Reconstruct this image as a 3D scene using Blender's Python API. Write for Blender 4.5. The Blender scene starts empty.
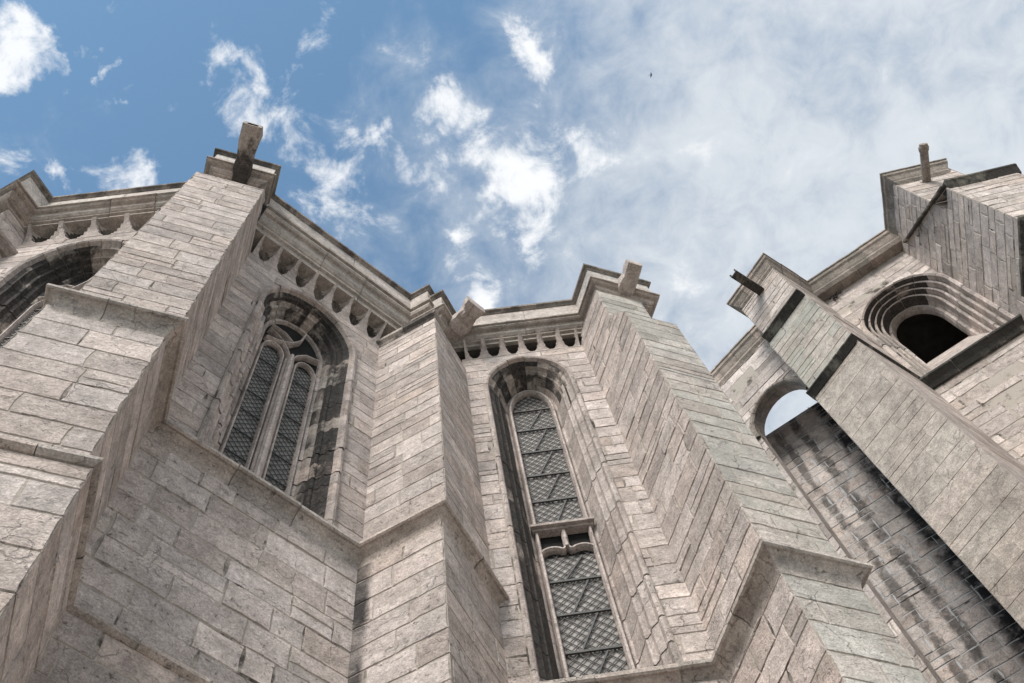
import bpy, math, random
from math import radians as rad, sin, cos, pi
from mathutils import Vector, Matrix
random.seed(7)
scene = bpy.context.scene
COL = scene.collection
EYE = 1.6

# ------------------------------------------------------------------ camera
AX_R, AX_F, AX_U = None, None, None
def setup_camera():
    f = 1067.0
    up = Vector((412.7 - 512, -(-46.9 - 341.5), -f)).normalized()      # zenith seen in camera axes
    fw = Vector((0, 0, -1)); fh = (fw - up * fw.dot(up)).normalized()
    r = fh.cross(up)
    R = Matrix((r, fh, up))                                            # world = R @ camera
    cam = bpy.data.cameras.new('camera')
    cam.sensor_fit = 'HORIZONTAL'; cam.sensor_width = 36.0; cam.lens = 36.0 * f / 1024
    cam.clip_start = 0.05; cam.clip_end = 3000
    o = bpy.data.objects.new('camera', cam); COL.objects.link(o)
    M = R.to_4x4(); M.translation = (0, 0, EYE)
    o.matrix_world = M
    scene.camera = o
    return R
RCAM = setup_camera()

# ------------------------------------------------------------------ sky and sun
SUN_AZ, SUN_EL = -104.0, 46.0          # plan angle of the sun (x right, y ahead), elevation
SKY_STRENGTH, SUN_STRENGTH, EXPOSURE = 0.14, 2.4, 0.93
# cloud puffs: sky position (x/z, y/z), radius, weight
PUFFS = [(-0.353, -0.007, 0.036, .9), (-0.332, 0.02, 0.026, 0.85), (-0.378, 0.022, 0.026, 0.7), (-0.283, -0.024, 0.027, 0.7), (-0.401, 0.085, 0.019, 0.6),
         (-0.363, 0.116, 0.024, 0.85), (-0.3, 0.12, 0.034, 0.8), (-0.289, 0.035, 0.012, 0.8), (-0.186, 0.041, 0.024, 0.85), (-0.191, 0.09, 0.026, 0.75),
         (-0.138, 0.091, 0.028, 0.75), (-0.1, 0.051, 0.03, 0.7), (-0.129, 0.179, 0.045, 1), (-0.079, 0.146, 0.018, 0.7), (-0.011, 0.125, 0.03, 1),
         (0.009, 0.171, 0.026, 0.75), (-0.051, 0.194, 0.030, 0.7), (0.075, 0.197, 0.046, 1.0), (0.04, 0.243, 0.036, 0.85), (0.021, 0.218, 0.025, 0.5),
         (0.038, 0.293, 0.028, 0.95), (0.085, 0.113, 0.026, 1.0), (-0.024, 0.261, 0.018, 0.7), (-0.026, 0.308, 0.022, 0.7), (0.183, 0.38, 0.043, 0.5),
         (0.212, 0.272, 0.049, 0.35), (-0.011, 0.328, 0.022, 0.7), (0.126, 0.21, 0.024, 0.5), (0.35, 0.143, 0.065, 0.25),
         (-0.7, -0.3, 0.15, .9), (-0.45, -0.35, 0.12, .8), (0.1, -0.3, 0.2, .7)]
def setup_world():
    w = bpy.data.worlds.new('World'); scene.world = w; w.use_nodes = True
    nt = w.node_tree; N = nt.nodes; L = nt.links; N.clear()
    def nd(t, **k):
        n = N.new(t)
        for a, b in k.items(): setattr(n, a, b)
        return n
    def math_(op, a, b=None, c=None, clamp=False):
        n = nd('ShaderNodeMath', operation=op, use_clamp=clamp)
        for i, v in enumerate((a, b, c)):
            if v is None: continue
            if isinstance(v, (int, float)): n.inputs[i].default_value = v
            else: L.new(v, n.inputs[i])
        return n.outputs[0]
    out = nd('ShaderNodeOutputWorld'); bg = nd('ShaderNodeBackground')
    sky = nd('ShaderNodeTexSky', sky_type='NISHITA', sun_disc=False)
    sky.sun_elevation = rad(SUN_EL); sky.sun_rotation = rad(90 - SUN_AZ)
    sky.air_density = 1.0; sky.dust_density = 0.6; sky.ozone_density = 1.0
    tc = nd('ShaderNodeTexCoord'); sp = nd('ShaderNodeSeparateXYZ'); L.new(tc.outputs['Generated'], sp.inputs[0])
    zz = math_('MAXIMUM', sp.outputs[2], 0.08)
    px = math_('DIVIDE', sp.outputs[0], zz); py = math_('DIVIDE', sp.outputs[1], zz)
    cb = nd('ShaderNodeCombineXYZ'); L.new(px, cb.inputs[0]); L.new(py, cb.inputs[1])
    def noise(scale, detail, rough, off=(0, 0, 0), dist=0.0):
        m = nd('ShaderNodeMapping'); m.inputs['Location'].default_value = off; L.new(cb.outputs[0], m.inputs[0])
        n = nd('ShaderNodeTexNoise'); n.inputs['Scale'].default_value = scale
        n.inputs['Detail'].default_value = detail; n.inputs['Roughness'].default_value = rough
        n.inputs['Distortion'].default_value = dist
        L.new(m.outputs[0], n.inputs['Vector']); return n.outputs['Fac']
    fb = noise(20, 10, 0.62, (3.1, 1.7, 0), 0.35)
    big = noise(4.0, 5, 0.55, (0.3, 5.2, 0), 0.3)
    # warp puff outlines
    wx = math_('MULTIPLY', math_('SUBTRACT', noise(22, 6, .6, (7, 2, 0)), .5), .10)
    wy = math_('MULTIPLY', math_('SUBTRACT', noise(22, 6, .6, (1, 9, 0)), .5), .10)
    qx = math_('ADD', px, wx); qy = math_('ADD', py, wy)
    acc = None
    for (x, y, r, k) in PUFFS:
        dx = math_('SUBTRACT', qx, x); dy = math_('SUBTRACT', qy, y)
        d2 = math_('ADD', math_('MULTIPLY', dx, dx), math_('MULTIPLY', dy, dy))
        g = math_('MULTIPLY', math_('EXPONENT', math_('MULTIPLY', d2, -1.0 / (r * r))), k)
        acc = g if acc is None else math_('ADD', acc, g)
    acc = math_('MINIMUM', acc, 1.15)
    # crisp cumulus: gaussian mass eroded by noise
    dens = math_('ADD', math_('MULTIPLY', acc, 1.12), math_('MULTIPLY', math_('SUBTRACT', fb, .5), 3.9))
    cum = nd('ShaderNodeMapRange', interpolation_type='SMOOTHSTEP'); L.new(dens, cum.inputs[0])
    cum.inputs[1].default_value = .50; cum.inputs[2].default_value = 1.55; cum.inputs[4].default_value = .93
    # soft veil thickening to the right
    rx = nd('ShaderNodeMapRange', interpolation_type='SMOOTHSTEP')
    L.new(math_('ADD', px, math_('MULTIPLY', py, .55)), rx.inputs[0]); rx.inputs[1].default_value = -.16; rx.inputs[2].default_value = .44
    vd = math_('ADD', rx.outputs[0], math_('MULTIPLY', math_('SUBTRACT', big, .5), 1.1))
    vd = math_('ADD', vd, math_('MULTIPLY', math_('SUBTRACT', fb, .5), 1.15))
    veil = nd('ShaderNodeMapRange', interpolation_type='SMOOTHSTEP'); L.new(vd, veil.inputs[0])
    veil.inputs[1].default_value = .05; veil.inputs[2].default_value = 1.25
    veil.inputs[3].default_value = .07; veil.inputs[4].default_value = .90
    # sky towards the sun side and horizon behind the viewer stays cloudy bright too
    back = nd('ShaderNodeMapRange', interpolation_type='SMOOTHSTEP'); L.new(py, back.inputs[0])
    back.inputs[1].default_value = -.35; back.inputs[2].default_value = -1.3
    tot = math_('MAXIMUM', veil.outputs[0], math_('MULTIPLY', back.outputs[0], .8))
    mix1 = nd('ShaderNodeMix', data_type='RGBA'); L.new(tot, mix1.inputs[0])
    tint = nd('ShaderNodeMix', data_type='RGBA', blend_type='MULTIPLY'); tint.inputs[0].default_value = 1
    L.new(sky.outputs[0], tint.inputs[6]); tint.inputs[7].default_value = SKY_TINT
    L.new(tint.outputs[2], mix1.inputs[6]); mix1.inputs[7].default_value = VEIL
    mix2 = nd('ShaderNodeMix', data_type='RGBA'); L.new(cum.outputs[0], mix2.inputs[0])
    L.new(mix1.outputs[2], mix2.inputs[6]); mix2.inputs[7].default_value = PUFF
    L.new(mix2.outputs[2], bg.inputs[0]); bg.inputs[1].default_value = SKY_STRENGTH
    L.new(bg.outputs[0], out.inputs[0])
SKY_TINT = (.44, .66, .68, 1)
VEIL = (3.05, 3.2, 3.34, 1)
PUFF = (3.85, 3.9, 3.97, 1)
setup_world()
sl = bpy.data.lights.new('sun', 'SUN'); sl.energy = SUN_STRENGTH; sl.angle = rad(24); sl.color = (1, .965, .92)
so = bpy.data.objects.new('sun', sl); COL.objects.link(so)
sd = Vector((cos(rad(SUN_EL)) * cos(rad(SUN_AZ)), cos(rad(SUN_EL)) * sin(rad(SUN_AZ)), sin(rad(SUN_EL))))
so.rotation_euler = (-sd).to_track_quat('-Z', 'Y').to_euler(); so.location = sd * 60
vs = scene.view_settings
vs.view_transform = 'Standard'; vs.look = 'None'; vs.gamma = 1; vs.exposure = EXPOSURE; vs.use_curve_mapping = False

# ------------------------------------------------------------------ materials
def stone(name, base=(.525, .453, .414), warm=(.50, .395, .335), var=.24, soot=0.0, moss=0.0, pits=.5, sootlo=.45,
          joint=(.20, .175, .15), bump=.8, sootscale=(1.6, 1.6, .45), streak=.5, sootpos=None, sootblock=.0, sootwob=.34, sootedge=.22, sootfloor=.1):
    m = bpy.data.materials.new(name); m.use_nodes = True
    nt = m.node_tree; N = nt.nodes; L = nt.links
    bs = N['Principled BSDF']; bs.inputs['Roughness'].default_value = .92
    bs.inputs['Specular IOR Level'].default_value = .18
    def nd(t, **k):
        n = N.new(t)
        for a, b in k.items(): setattr(n, a, b)
        return n
    def put(v, s):
        if isinstance(v, (int, float)): s.default_value = v
        elif isinstance(v, tuple): s.default_value = v
        else: L.new(v, s)
    def mt(op, a, b=0.0, clamp=False):
        n = nd('ShaderNodeMath', operation=op, use_clamp=clamp); put(a, n.inputs[0]); put(b, n.inputs[1]); return n.outputs[0]
    def mr(v, a, b, c=0.0, d=1.0, smooth=True):
        n = nd('ShaderNodeMapRange', interpolation_type='SMOOTHSTEP' if smooth else 'LINEAR')
        put(v, n.inputs[0]); put(a, n.inputs[1]); put(b, n.inputs[2]); put(c, n.inputs[3]); put(d, n.inputs[4]); return n.outputs[0]
    def mix(f, a, b, mode='MIX'):
        n = nd('ShaderNodeMix', data_type='RGBA', blend_type=mode); put(f, n.inputs[0]); put(a, n.inputs[6]); put(b, n.inputs[7]); return n.outputs[2]
    geo = nd('ShaderNodeNewGeometry'); uv = nd('ShaderNodeUVMap'); uv.uv_map = 'UVMap'
    at = nd('ShaderNodeAttribute'); at.attribute_name = 'tint'; sa = nd('ShaderNodeSeparateColor'); L.new(at.outputs['Color'], sa.inputs[0])
    def noise(vec, scale, detail=6, rough=.6, mul=(1, 1, 1), off=(0, 0, 0), dist=0):
        mp = nd('ShaderNodeMapping'); mp.inputs['Scale'].default_value = mul; mp.inputs['Location'].default_value = off
        L.new(vec, mp.inputs[0])
        n = nd('ShaderNodeTexNoise'); n.inputs['Scale'].default_value = scale; n.inputs['Detail'].default_value = detail
        n.inputs['Roughness'].default_value = rough; n.inputs['Distortion'].default_value = dist
        L.new(mp.outputs[0], n.inputs['Vector']); return n.outputs['Fac']
    P = geo.outputs['Position']; U = uv.outputs['UV']
    fine = noise(P, 26, 8, .7)
    mid = noise(P, 5.5, 7, .62, off=(4, 1, 2))
    large = noise(P, .75, 5, .55, off=(9, 3, 5), dist=.4)
    st = noise(U, 1.0, 7, .66, mul=(8.0, 17, 1), dist=1.0)
    pore = noise(P, 70, 3, .6, off=(2, 2, 2))
    st2 = noise(U, 1.0, 4, .6, mul=(9, 9, 1), off=(5, 5, 0), dist=1.2)
    b4 = lambda c: (c[0], c[1], c[2], 1)
    col = mix(mt('MULTIPLY', sa.outputs[1], .65), b4(base), b4(warm))
    k = mr(sa.outputs[0], 0, 1, 1 - var, 1 + var, False)
    k = mt('MULTIPLY', k, mr(mid, .25, .75, .74, 1.22))
    k = mt('MULTIPLY', k, mr(large, .3, .7, .86, 1.1))
    k = mt('MULTIPLY', k, mr(fine, .25, .75, .78, 1.18))
    k = mt('MULTIPLY', k, mr(st, .3, .7, 1 - .20 * streak, 1 + .12 * streak))
    k = mt('MULTIPLY', k, mr(pore, .3, .7, .80, 1.17))
    cc = nd('ShaderNodeCombineXYZ')
    for i in range(3): L.new(k, cc.inputs[i])
    col = mix(1.0, col, cc.outputs[0], 'MULTIPLY')
    # ochre and grey weather patches
    col = mix(mr(st2, .56, .74, 0, .35), col, (.33, .27, .215, 1))
    # pits and small losses
    pm = mt('MAXIMUM', mr(noise(P, 15, 6, .72, off=(2, 8, 1), dist=.6), .625, .69), mt('MULTIPLY', mr(noise(P, 6.5, 9, .78, off=(6, 1, 9), dist=1.0), .625, .665), .8))
    pm = mt('MULTIPLY', pm, pits)
    col = mix(pm, col, (.11, .095, .08, 1))
    if moss > 0:
        mm = mt('MULTIPLY', mr(noise(P, 1.3, 7, .68, off=(1, 4, 8)), .38, .66), moss)
        col = mix(mm, col, (.325, .32, .27, 1))
        col = mix(mt('MULTIPLY', mr(noise(P, 2.2, 7, .7, off=(11, 4, 8)), .5, .68), moss * .7), col, (.44, .43, .39, 1))
    fl = mt('MULTIPLY', mr(noise(U, 1.0, 6, .72, mul=(13, 22, 1), off=(3, 1, 0), dist=.9), .60, .67), mr(noise(P, 3.0, 4, .6, off=(8, 8, 3)), .40, .60))
    col = mix(mt('MULTIPLY', fl, .75 * pits * 1.6), col, (.15, .125, .105, 1))
    # hairline cracks and flaked patches
    vo = nd('ShaderNodeTexVoronoi', feature='DISTANCE_TO_EDGE'); vo.inputs['Scale'].default_value = 2.1
    wv = nd('ShaderNodeVectorMath', operation='ADD'); L.new(P, wv.inputs[0])
    nz = nd('ShaderNodeTexNoise'); nz.inputs['Scale'].default_value = 5; nz.inputs['Detail'].default_value = 6; L.new(P, nz.inputs['Vector'])
    sc = nd('ShaderNodeVectorMath', operation='SCALE'); L.new(nz.outputs['Color'], sc.inputs[0]); sc.inputs[3].default_value = .35; L.new(sc.outputs[0], wv.inputs[1])
    L.new(wv.outputs[0], vo.inputs['Vector'])
    crk = mt('MULTIPLY', mr(vo.outputs['Distance'], .014, .003), mr(noise(P, 1.7, 5, .6, off=(7, 7, 1)), .50, .60))
    col = mix(mt('MULTIPLY', crk, .38 * min(1, pits * 1.6)), col, (.09, .078, .066, 1))
    # open joints
    jc = mix(mr(noise(P, 2.6, 6, .66, off=(3, 9, 2)), .52, .66), b4(tuple(min(.46, x * 2.0) for x in joint)), (.07, .06, .05, 1))
    col = mix(sa.outputs[2], col, jc)
    if soot > 0:
        s = noise(P, 1.0, 8, .68, mul=sootscale, off=(3, 3, 3), dist=.3)
        s = mr(mt('ADD', s, mt('MULTIPLY', mt('SUBTRACT', sa.outputs[0], .5), sootblock)), sootlo, sootlo + .11)
        s2 = mr(fine, .25, .65, .72, 1.0)
        s = mt('MULTIPLY', mt('MULTIPLY', s, s2), soot)
        # black crust takes the stones, pale lime stays in the joints
        s = mt('MULTIPLY', s, mr(sa.outputs[2], 0, 1, 1, .55))
        col = mix(s, col, (.028, .026, .025, 1))
    if sootpos:
        # soot runs at given places along the wall: list of (u centre, half width, weight) in UV metres
        sep = nd('ShaderNodeSeparateXYZ')
        at2 = nd('ShaderNodeAttribute'); at2.attribute_name = 'along'; 
        uu = at2.outputs['Fac']
        wob = mt('MULTIPLY', mt('SUBTRACT', noise(P, 1.0, 7, .66, mul=(2.2, 2.2, .7), off=(5, 0, 3)), .5), sootwob)
        acc = None
        for (c0, hw, wt) in sootpos:
            d = mt('ADD', mt('ABSOLUTE', mt('SUBTRACT', mt('ADD', uu, wob), c0)), mt('MULTIPLY', mt('SUBTRACT', noise(P, 6, 8, .75, mul=(1, 1, .6), off=(1, 2, 3)), .5), sootedge))
            g = mt('MULTIPLY', mr(d, hw * 1.35, hw * .45), wt)
            acc = g if acc is None else mt('MAXIMUM', acc, g)
        brk = mr(mt('ADD', noise(P, 2.4, 8, .7, off=(0, 6, 3)), mt('MULTIPLY', mt('SUBTRACT', sa.outputs[0], .5), .08)), .30, .56, sootfloor, 1)
        s = mt('MULTIPLY', mt('MULTIPLY', acc, brk), mr(sa.outputs[2], 0, 1, 1, .2))
        col = mix(s, col, (.022, .021, .021, 1))
    L.new(col, bs.inputs['Base Color'])
    h = mt('ADD', mt('MULTIPLY', fine, .5), mt('MULTIPLY', st, .55 * streak))
    h = mt('ADD', h, mt('MULTIPLY', mid, .7))
    h = mt('SUBTRACT', h, mt('MULTIPLY', pm, .8)); h = mt('SUBTRACT', h, mt('MULTIPLY', mt('ADD', crk, fl), .5)); h = mt('ADD', h, mt('MULTIPLY', pore, .25))
    bp = nd('ShaderNodeBump'); bp.inputs['Strength'].default_value = bump; bp.inputs['Distance'].default_value = .03
    L.new(h, bp.inputs['Height']); L.new(bp.outputs[0], bs.inputs['Normal'])
    return m

def plain(name, c, rough=.6, metal=0, nvar=.25, nscale=20, spec=.3):
    m = bpy.data.materials.new(name); m.use_nodes = True
    nt = m.node_tree; N = nt.nodes; L = nt.links; bs = N['Principled BSDF']
    bs.inputs['Roughness'].default_value = rough; bs.inputs['Metallic'].default_value = metal
    bs.inputs['Specular IOR Level'].default_value = spec
    g = N.new('ShaderNodeNewGeometry'); n = N.new('ShaderNodeTexNoise'); n.inputs['Scale'].default_value = nscale
    n.inputs['Detail'].default_value = 6; L.new(g.outputs['Position'], n.inputs['Vector'])
    r = N.new('ShaderNodeMapRange'); L.new(n.outputs['Fac'], r.inputs[0]); r.inputs[1].default_value = .3; r.inputs[2].default_value = .7
    r.inputs[3].default_value = 1 - nvar; r.inputs[4].default_value = 1 + nvar
    x = N.new('ShaderNodeMix'); x.data_type = 'RGBA'; x.blend_type = 'MULTIPLY'; x.inputs[0].default_value = 1
    x.inputs[6].default_value = (*c, 1); cb = N.new('ShaderNodeCombineXYZ')
    for i in range(3): L.new(r.outputs[0], cb.inputs[i])
    L.new(cb.outputs[0], x.inputs[7]); L.new(x.outputs[2], bs.inputs['Base Color'])
    return m

def glass_mat(name, pitch, base=(.20, .19, .18), rot=45):
    # old dusty quarries: each diamond its own tone
    m = bpy.data.materials.new(name); m.use_nodes = True
    nt = m.node_tree; N = nt.nodes; L = nt.links; bs = N['Principled BSDF']
    uv = N.new('ShaderNodeUVMap'); uv.uv_map = 'UVMap'
    sx = N.new('ShaderNodeSeparateXYZ'); L.new(uv.outputs[0], sx.inputs[0])
    def mt(op, a, b):
        n = N.new('ShaderNodeMath'); n.operation = op
        for i, v in enumerate((a, b)):
            if isinstance(v, (int, float)): n.inputs[i].default_value = v
            else: L.new(v, n.inputs[i])
        return n.outputs[0]
    cbn = N.new('ShaderNodeCombineXYZ')
    for i, s in enumerate((1, -1)):
        v = mt('ADD', mt('DIVIDE', sx.outputs[0], pitch), mt('MULTIPLY', mt('DIVIDE', sx.outputs[1], pitch), s * .8))
        L.new(mt('FLOOR', v, 0), cbn.inputs[i])
    wn = N.new('ShaderNodeTexWhiteNoise'); wn.noise_dimensions = '2D'; L.new(cbn.outputs[0], wn.inputs['Vector'])
    g = N.new('ShaderNodeNewGeometry'); n = N.new('ShaderNodeTexNoise'); n.inputs['Scale'].default_value = 6; n.inputs['Detail'].default_value = 5
    L.new(g.outputs['Position'], n.inputs['Vector'])
    val = mt('ADD', mt('MULTIPLY', wn.outputs['Value'], .65), mt('MULTIPLY', n.outputs['Fac'], .9))
    r = N.new('ShaderNodeMapRange'); L.new(val, r.inputs[0]); r.inputs[1].default_value = .3; r.inputs[2].default_value = 1.2
    r.inputs[3].default_value = .70; r.inputs[4].default_value = 1.30
    x = N.new('ShaderNodeMix'); x.data_type = 'RGBA'; x.blend_type = 'MULTIPLY'; x.inputs[0].default_value = 1
    x.inputs[6].default_value = (*base, 1); cb = N.new('ShaderNodeCombineXYZ')
    for i in range(3): L.new(r.outputs[0], cb.inputs[i])
    L.new(cb.outputs[0], x.inputs[7]); L.new(x.outputs[2], bs.inputs['Base Color'])
    bs.inputs['Roughness'].default_value = .6; bs.inputs['Specular IOR Level'].default_value = .15
    return m

M = {}
M['ashlar'] = stone('weathered limestone ashlar')
M['ashlar_streak'] = stone('ashlar with a black run in the corner', sootpos=[(-2.60, .085, .95)], sootwob=.10, sootedge=.09, sootfloor=.55)
M['ashlar_fine'] = stone('worn limestone of the upper shafts', base=(.525, .455, .415), var=.24, pits=.45, streak=.55)
M['ashlar_grey'] = stone('lichen grey limestone', base=(.50, .455, .41), moss=.45, pits=.45)
M['ashlar_green'] = stone('green stained limestone', base=(.42, .385, .335), moss=.75, pits=.5, soot=.5, sootlo=.56)
M['dressed'] = stone('dressed limestone mouldings', base=(.475, .41, .373), var=.18, pits=.4, soot=.55, sootlo=.585, streak=.25)
M['dressed_dark'] = stone('blackened mouldings', base=(.38, .34, .30), var=.25, soot=.95, sootlo=.42, streak=.2, sootblock=.25)
M['soot'] = stone('black crusted reveal stones', base=(.36, .32, .28), var=.25, soot=.97, sootlo=.43, sootscale=(2.2, 2.2, .8), joint=(.24, .21, .18), streak=.2, sootblock=-.24)
M['string'] = stone('string course stone', base=(.425, .372, .33), var=.2, pits=.5, soot=.5, sootlo=.57, streak=.3)
M['string_dark'] = stone('dark drip mould stone', base=(.15, .135, .11), var=.2, pits=.6, soot=.9, sootlo=.40, moss=.2, streak=.3)
M['cornice'] = stone('cornice mouldings', base=(.36, .32, .28), var=.14, pits=.4, soot=.6, sootlo=.57, streak=.3)
M['cornice_right'] = stone('brown cornice stone', base=(.27, .235, .20), var=.18, pits=.4, soot=.4, sootlo=.55, streak=.8)
M['cap'] = stone('dark parapet capping', base=(.22, .195, .17), var=.15, pits=.4, soot=.7, sootlo=.47, streak=.2)
M['upright'] = stone('pale parapet slabs', base=(.55, .50, .455), var=.10, pits=.3, soot=.25, sootlo=.58, streak=.35)
M['rubble'] = stone('coursed rubble limestone', base=(.51, .44, .40), warm=(.44, .35, .29), var=.28, pits=.6, streak=.35)
M['render'] = stone('smooth rendered masonry', base=(.42, .362, .31), var=.12, pits=.45, streak=.6)
M['infill'] = stone('soot streaked infill masonry', base=(.50, .445, .41), var=.22, pits=.5, streak=.3, joint=(.36, .33, .30),
                    sootpos=[(1.66, .25, 1.0), (1.00, .11, .8), (.60, .08, .7)])
M['crust'] = stone('black gypsum crust', base=(.33, .29, .25), var=.25, soot=.985, sootlo=.37, sootscale=(2.6, 2.6, 1.1), streak=.2, sootblock=-.16)
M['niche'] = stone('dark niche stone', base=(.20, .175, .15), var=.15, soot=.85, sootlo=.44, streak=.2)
M['hollow'] = stone('dark groove stone', base=(.30, .265, .23), var=.2, soot=.93, sootlo=.34, streak=.2)  # darker stone for the grooves of the moulded surround
M['dark'] = plain('dark inner stone', (.05, .045, .04), .95)
M['blackout'] = plain('dim chamber stone', (.13, .115, .10), .95, nscale=5)  # dim colour for the added box behind the right-hand opening
M['lead'] = plain('lead and iron', (.075, .072, .068), .6, .3)
M['glass1'] = glass_mat('dusty leaded glass', .07875, (.28, .26, .24))
M['glass2'] = glass_mat('pale dusty leaded glass', .09875, (.29, .265, .245))
M['glass_dark'] = glass_mat('darkened leaded glass', .07875, (.07, .065, .06))  # pane colour darkened to stand for the dark interior
M['void'] = plain('painted dark openings', (.022, .021, .02), .8, spec=.1)  # near-black colour stands for the unlit inside of the openings
M['ground'] = plain('ground paving', (.28, .265, .245), .9, nscale=3)
M['bird'] = plain('bird feathers', (.05, .05, .055), .8)
M['weed'] = plain('dry weed', (.05, .04, .035), .9)

# ------------------------------------------------------------------ mesh building
class MB:
    def __init__(s): s.v = []; s.f = []; s.uv = []; s.t = []; s.mi = []; s.al = []
    def poly(s, pts, uvs=None, tint=(.5, .3, 0), mi=0, along=0.0):
        i = len(s.v); s.v += [tuple(p) for p in pts]; s.f.append(tuple(range(i, i + len(pts))))
        if uvs is None:
            n = (Vector(pts[1]) - Vector(pts[0])).cross(Vector(pts[2]) - Vector(pts[0]))
            if n.length > 1e-12: n.normalize()
            if abs(n.z) > .8: uvs = [(p[0], p[1]) for p in pts]
            else:
                tx = Vector((-n.y, n.x, 0)); tx.normalize() if tx.length > 1e-9 else None
                uvs = [(p[0] * tx.x + p[1] * tx.y, p[2]) for p in pts]
        s.uv.append(uvs); s.t.append(tint); s.mi.append(mi); s.al.append(along if isinstance(along, list) else [along] * len(pts))
    def box(s, c, ax, ay, az, tint=(.5, .3, 0), mi=0):
        c = Vector(c); ax = Vector(ax); ay = Vector(ay); az = Vector(az)
        P = lambda i, j, k: c + ax * i + ay * j + az * k
        for q in (((-1,-1,-1),(-1,1,-1),(1,1,-1),(1,-1,-1)), ((-1,-1,1),(1,-1,1),(1,1,1),(-1,1,1)), ((-1,-1,-1),(1,-1,-1),(1,-1,1),(-1,-1,1)),
                  ((1,1,-1),(-1,1,-1),(-1,1,1),(1,1,1)), ((-1,1,-1),(-1,-1,-1),(-1,-1,1),(-1,1,1)), ((1,-1,-1),(1,1,-1),(1,1,1),(1,-1,1))):
            s.poly([P(*x) for x in q], None, tint, mi)
    def tube(s, pts, r, n=6, tint=(.5, .3, 0), caps=True):
        pts = [Vector(p) for p in pts]; rings = []
        for i, p in enumerate(pts):
            d = (pts[min(i + 1, len(pts) - 1)] - pts[max(i - 1, 0)]).normalized()
            a = d.orthogonal().normalized() if i == 0 else (prev - d * prev.dot(d)).normalized()
            prev = a; b = d.cross(a); rr = r[i] if isinstance(r, (list, tuple)) else r
            rings.append([p + (a * cos(2 * pi * k / n) + b * sin(2 * pi * k / n)) * rr for k in range(n)])
        for i in range(len(rings) - 1):
            for k in range(n):
                s.poly([rings[i][k], rings[i][(k + 1) % n], rings[i + 1][(k + 1) % n], rings[i + 1][k]], None, tint)
        if caps: s.poly(rings[0][::-1], None, tint); s.poly(rings[-1], None, tint)
    def build(s, name, mats, parent=None, smooth=False):
        me = bpy.data.meshes.new(name); me.from_pydata(s.v, [], s.f)
        if not isinstance(mats, (list, tuple)): mats = [mats]
        for m in mats: me.materials.append(m)
        me.uv_layers.new(name='UVMap'); me.color_attributes.new('tint', 'FLOAT_COLOR', 'CORNER'); me.attributes.new('along', 'FLOAT', 'CORNER')
        fl = []; cl = []; al = []
        for f, u, t, a in zip(s.f, s.uv, s.t, s.al):
            for k in range(len(f)):
                fl += [u[k][0], u[k][1]]; cl += [t[0], t[1], t[2], 1.0]; al.append(a[k])
        me.uv_layers['UVMap'].data.foreach_set('uv', fl); me.color_attributes['tint'].data.foreach_set('color', cl)
        me.attributes['along'].data.foreach_set('value', al)
        me.polygons.foreach_set('material_index', s.mi)
        if smooth: me.polygons.foreach_set('use_smooth', [True] * len(s.f))
        o = bpy.data.objects.new(name, me); COL.objects.link(o)
        if parent is not None: o.parent = parent
        me.update()
        return o

def thing(name, label, cat, group=None):
    o = bpy.data.objects.new(name, None); COL.objects.link(o); o.empty_display_size = .5
    o['label'] = label; o['category'] = cat
    if group: o['group'] = group
    return o

def Dv(a): return Vector((cos(rad(a)), sin(rad(a)), 0))
def Nv(a): return Vector((sin(rad(a)), -cos(rad(a)), 0))

class Fr:
    """A vertical plane: runs along plan angle a, stands d in front of the viewer's spot; u along it, h above eye level, o outwards."""
    def __init__(s, a, d, S): s.a, s.d, s.S = a, d, S; s.D = Dv(a); s.N = Nv(a)
    def p(s, u, h, o=0.0):
        q = (s.D * u + s.N * (o - s.d)) * s.S
        return Vector((q.x, q.y, h * s.S + EYE))

def meet(a1, d1, a2, d2):
    n1, n2 = Nv(a1), Nv(a2); det = n1.x * n2.y - n1.y * n2.x
    return Vector(((-d1 * n2.y + d2 * n1.y) / det, (-n1.x * d2 + n2.x * d1) / det, 0))
def u_at(a1, d1, a2, d2): return meet(a1, d1, a2, d2).dot(Dv(a1))

def clip(poly, a, b, keep_left):
    """poly = [(x, y, flag)], flag of the edge that starts at the vertex; keep one side of the line a->b"""
    out = []; n = len(poly); sg = 1 if keep_left else -1
    dist = lambda p: sg * ((b[0] - a[0]) * (p[1] - a[1]) - (b[1] - a[1]) * (p[0] - a[0]))
    for i in range(n):
        p, q = poly[i], poly[(i + 1) % n]; dp, dq = dist(p), dist(q)
        if dp >= -1e-9: out.append(p if not (dp <= 1e-9 and dq < 0) else (p[0], p[1], True))
        if (dp > 1e-9 and dq < -1e-9) or (dp < -1e-9 and dq > 1e-9):
            t = dp / (dp - dq); x = p[0] + (q[0] - p[0]) * t; y = p[1] + (q[1] - p[1]) * t
            out.append((x, y, True) if dp > 0 else (x, y, p[2]))
    return out
def area(poly): return .5 * abs(sum(poly[i][0] * poly[(i + 1) % len(poly)][1] - poly[(i + 1) % len(poly)][0] * poly[i][1] for i in range(len(poly))))
def subtract(poly, hole):
    """poly minus a convex counter-clockwise hole -> list of polygons"""
    xs = [p[0] for p in poly]; ys = [p[1] for p in poly]; hx = [p[0] for p in hole]; hy = [p[1] for p in hole]
    if max(xs) < min(hx) or min(xs) > max(hx) or max(ys) < min(hy) or min(ys) > max(hy): return [poly]
    res = []; rest = poly; n = len(hole)
    for i in range(n):
        a, b = hole[i], hole[(i + 1) % n]
        o = clip(rest, a, b, False)
        if len(o) > 2 and area(o) > 1e-6: res.append(o)
        rest = clip(rest, a, b, True)
        if len(rest) < 3 or area(rest) < 1e-7: break
    return res

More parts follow.
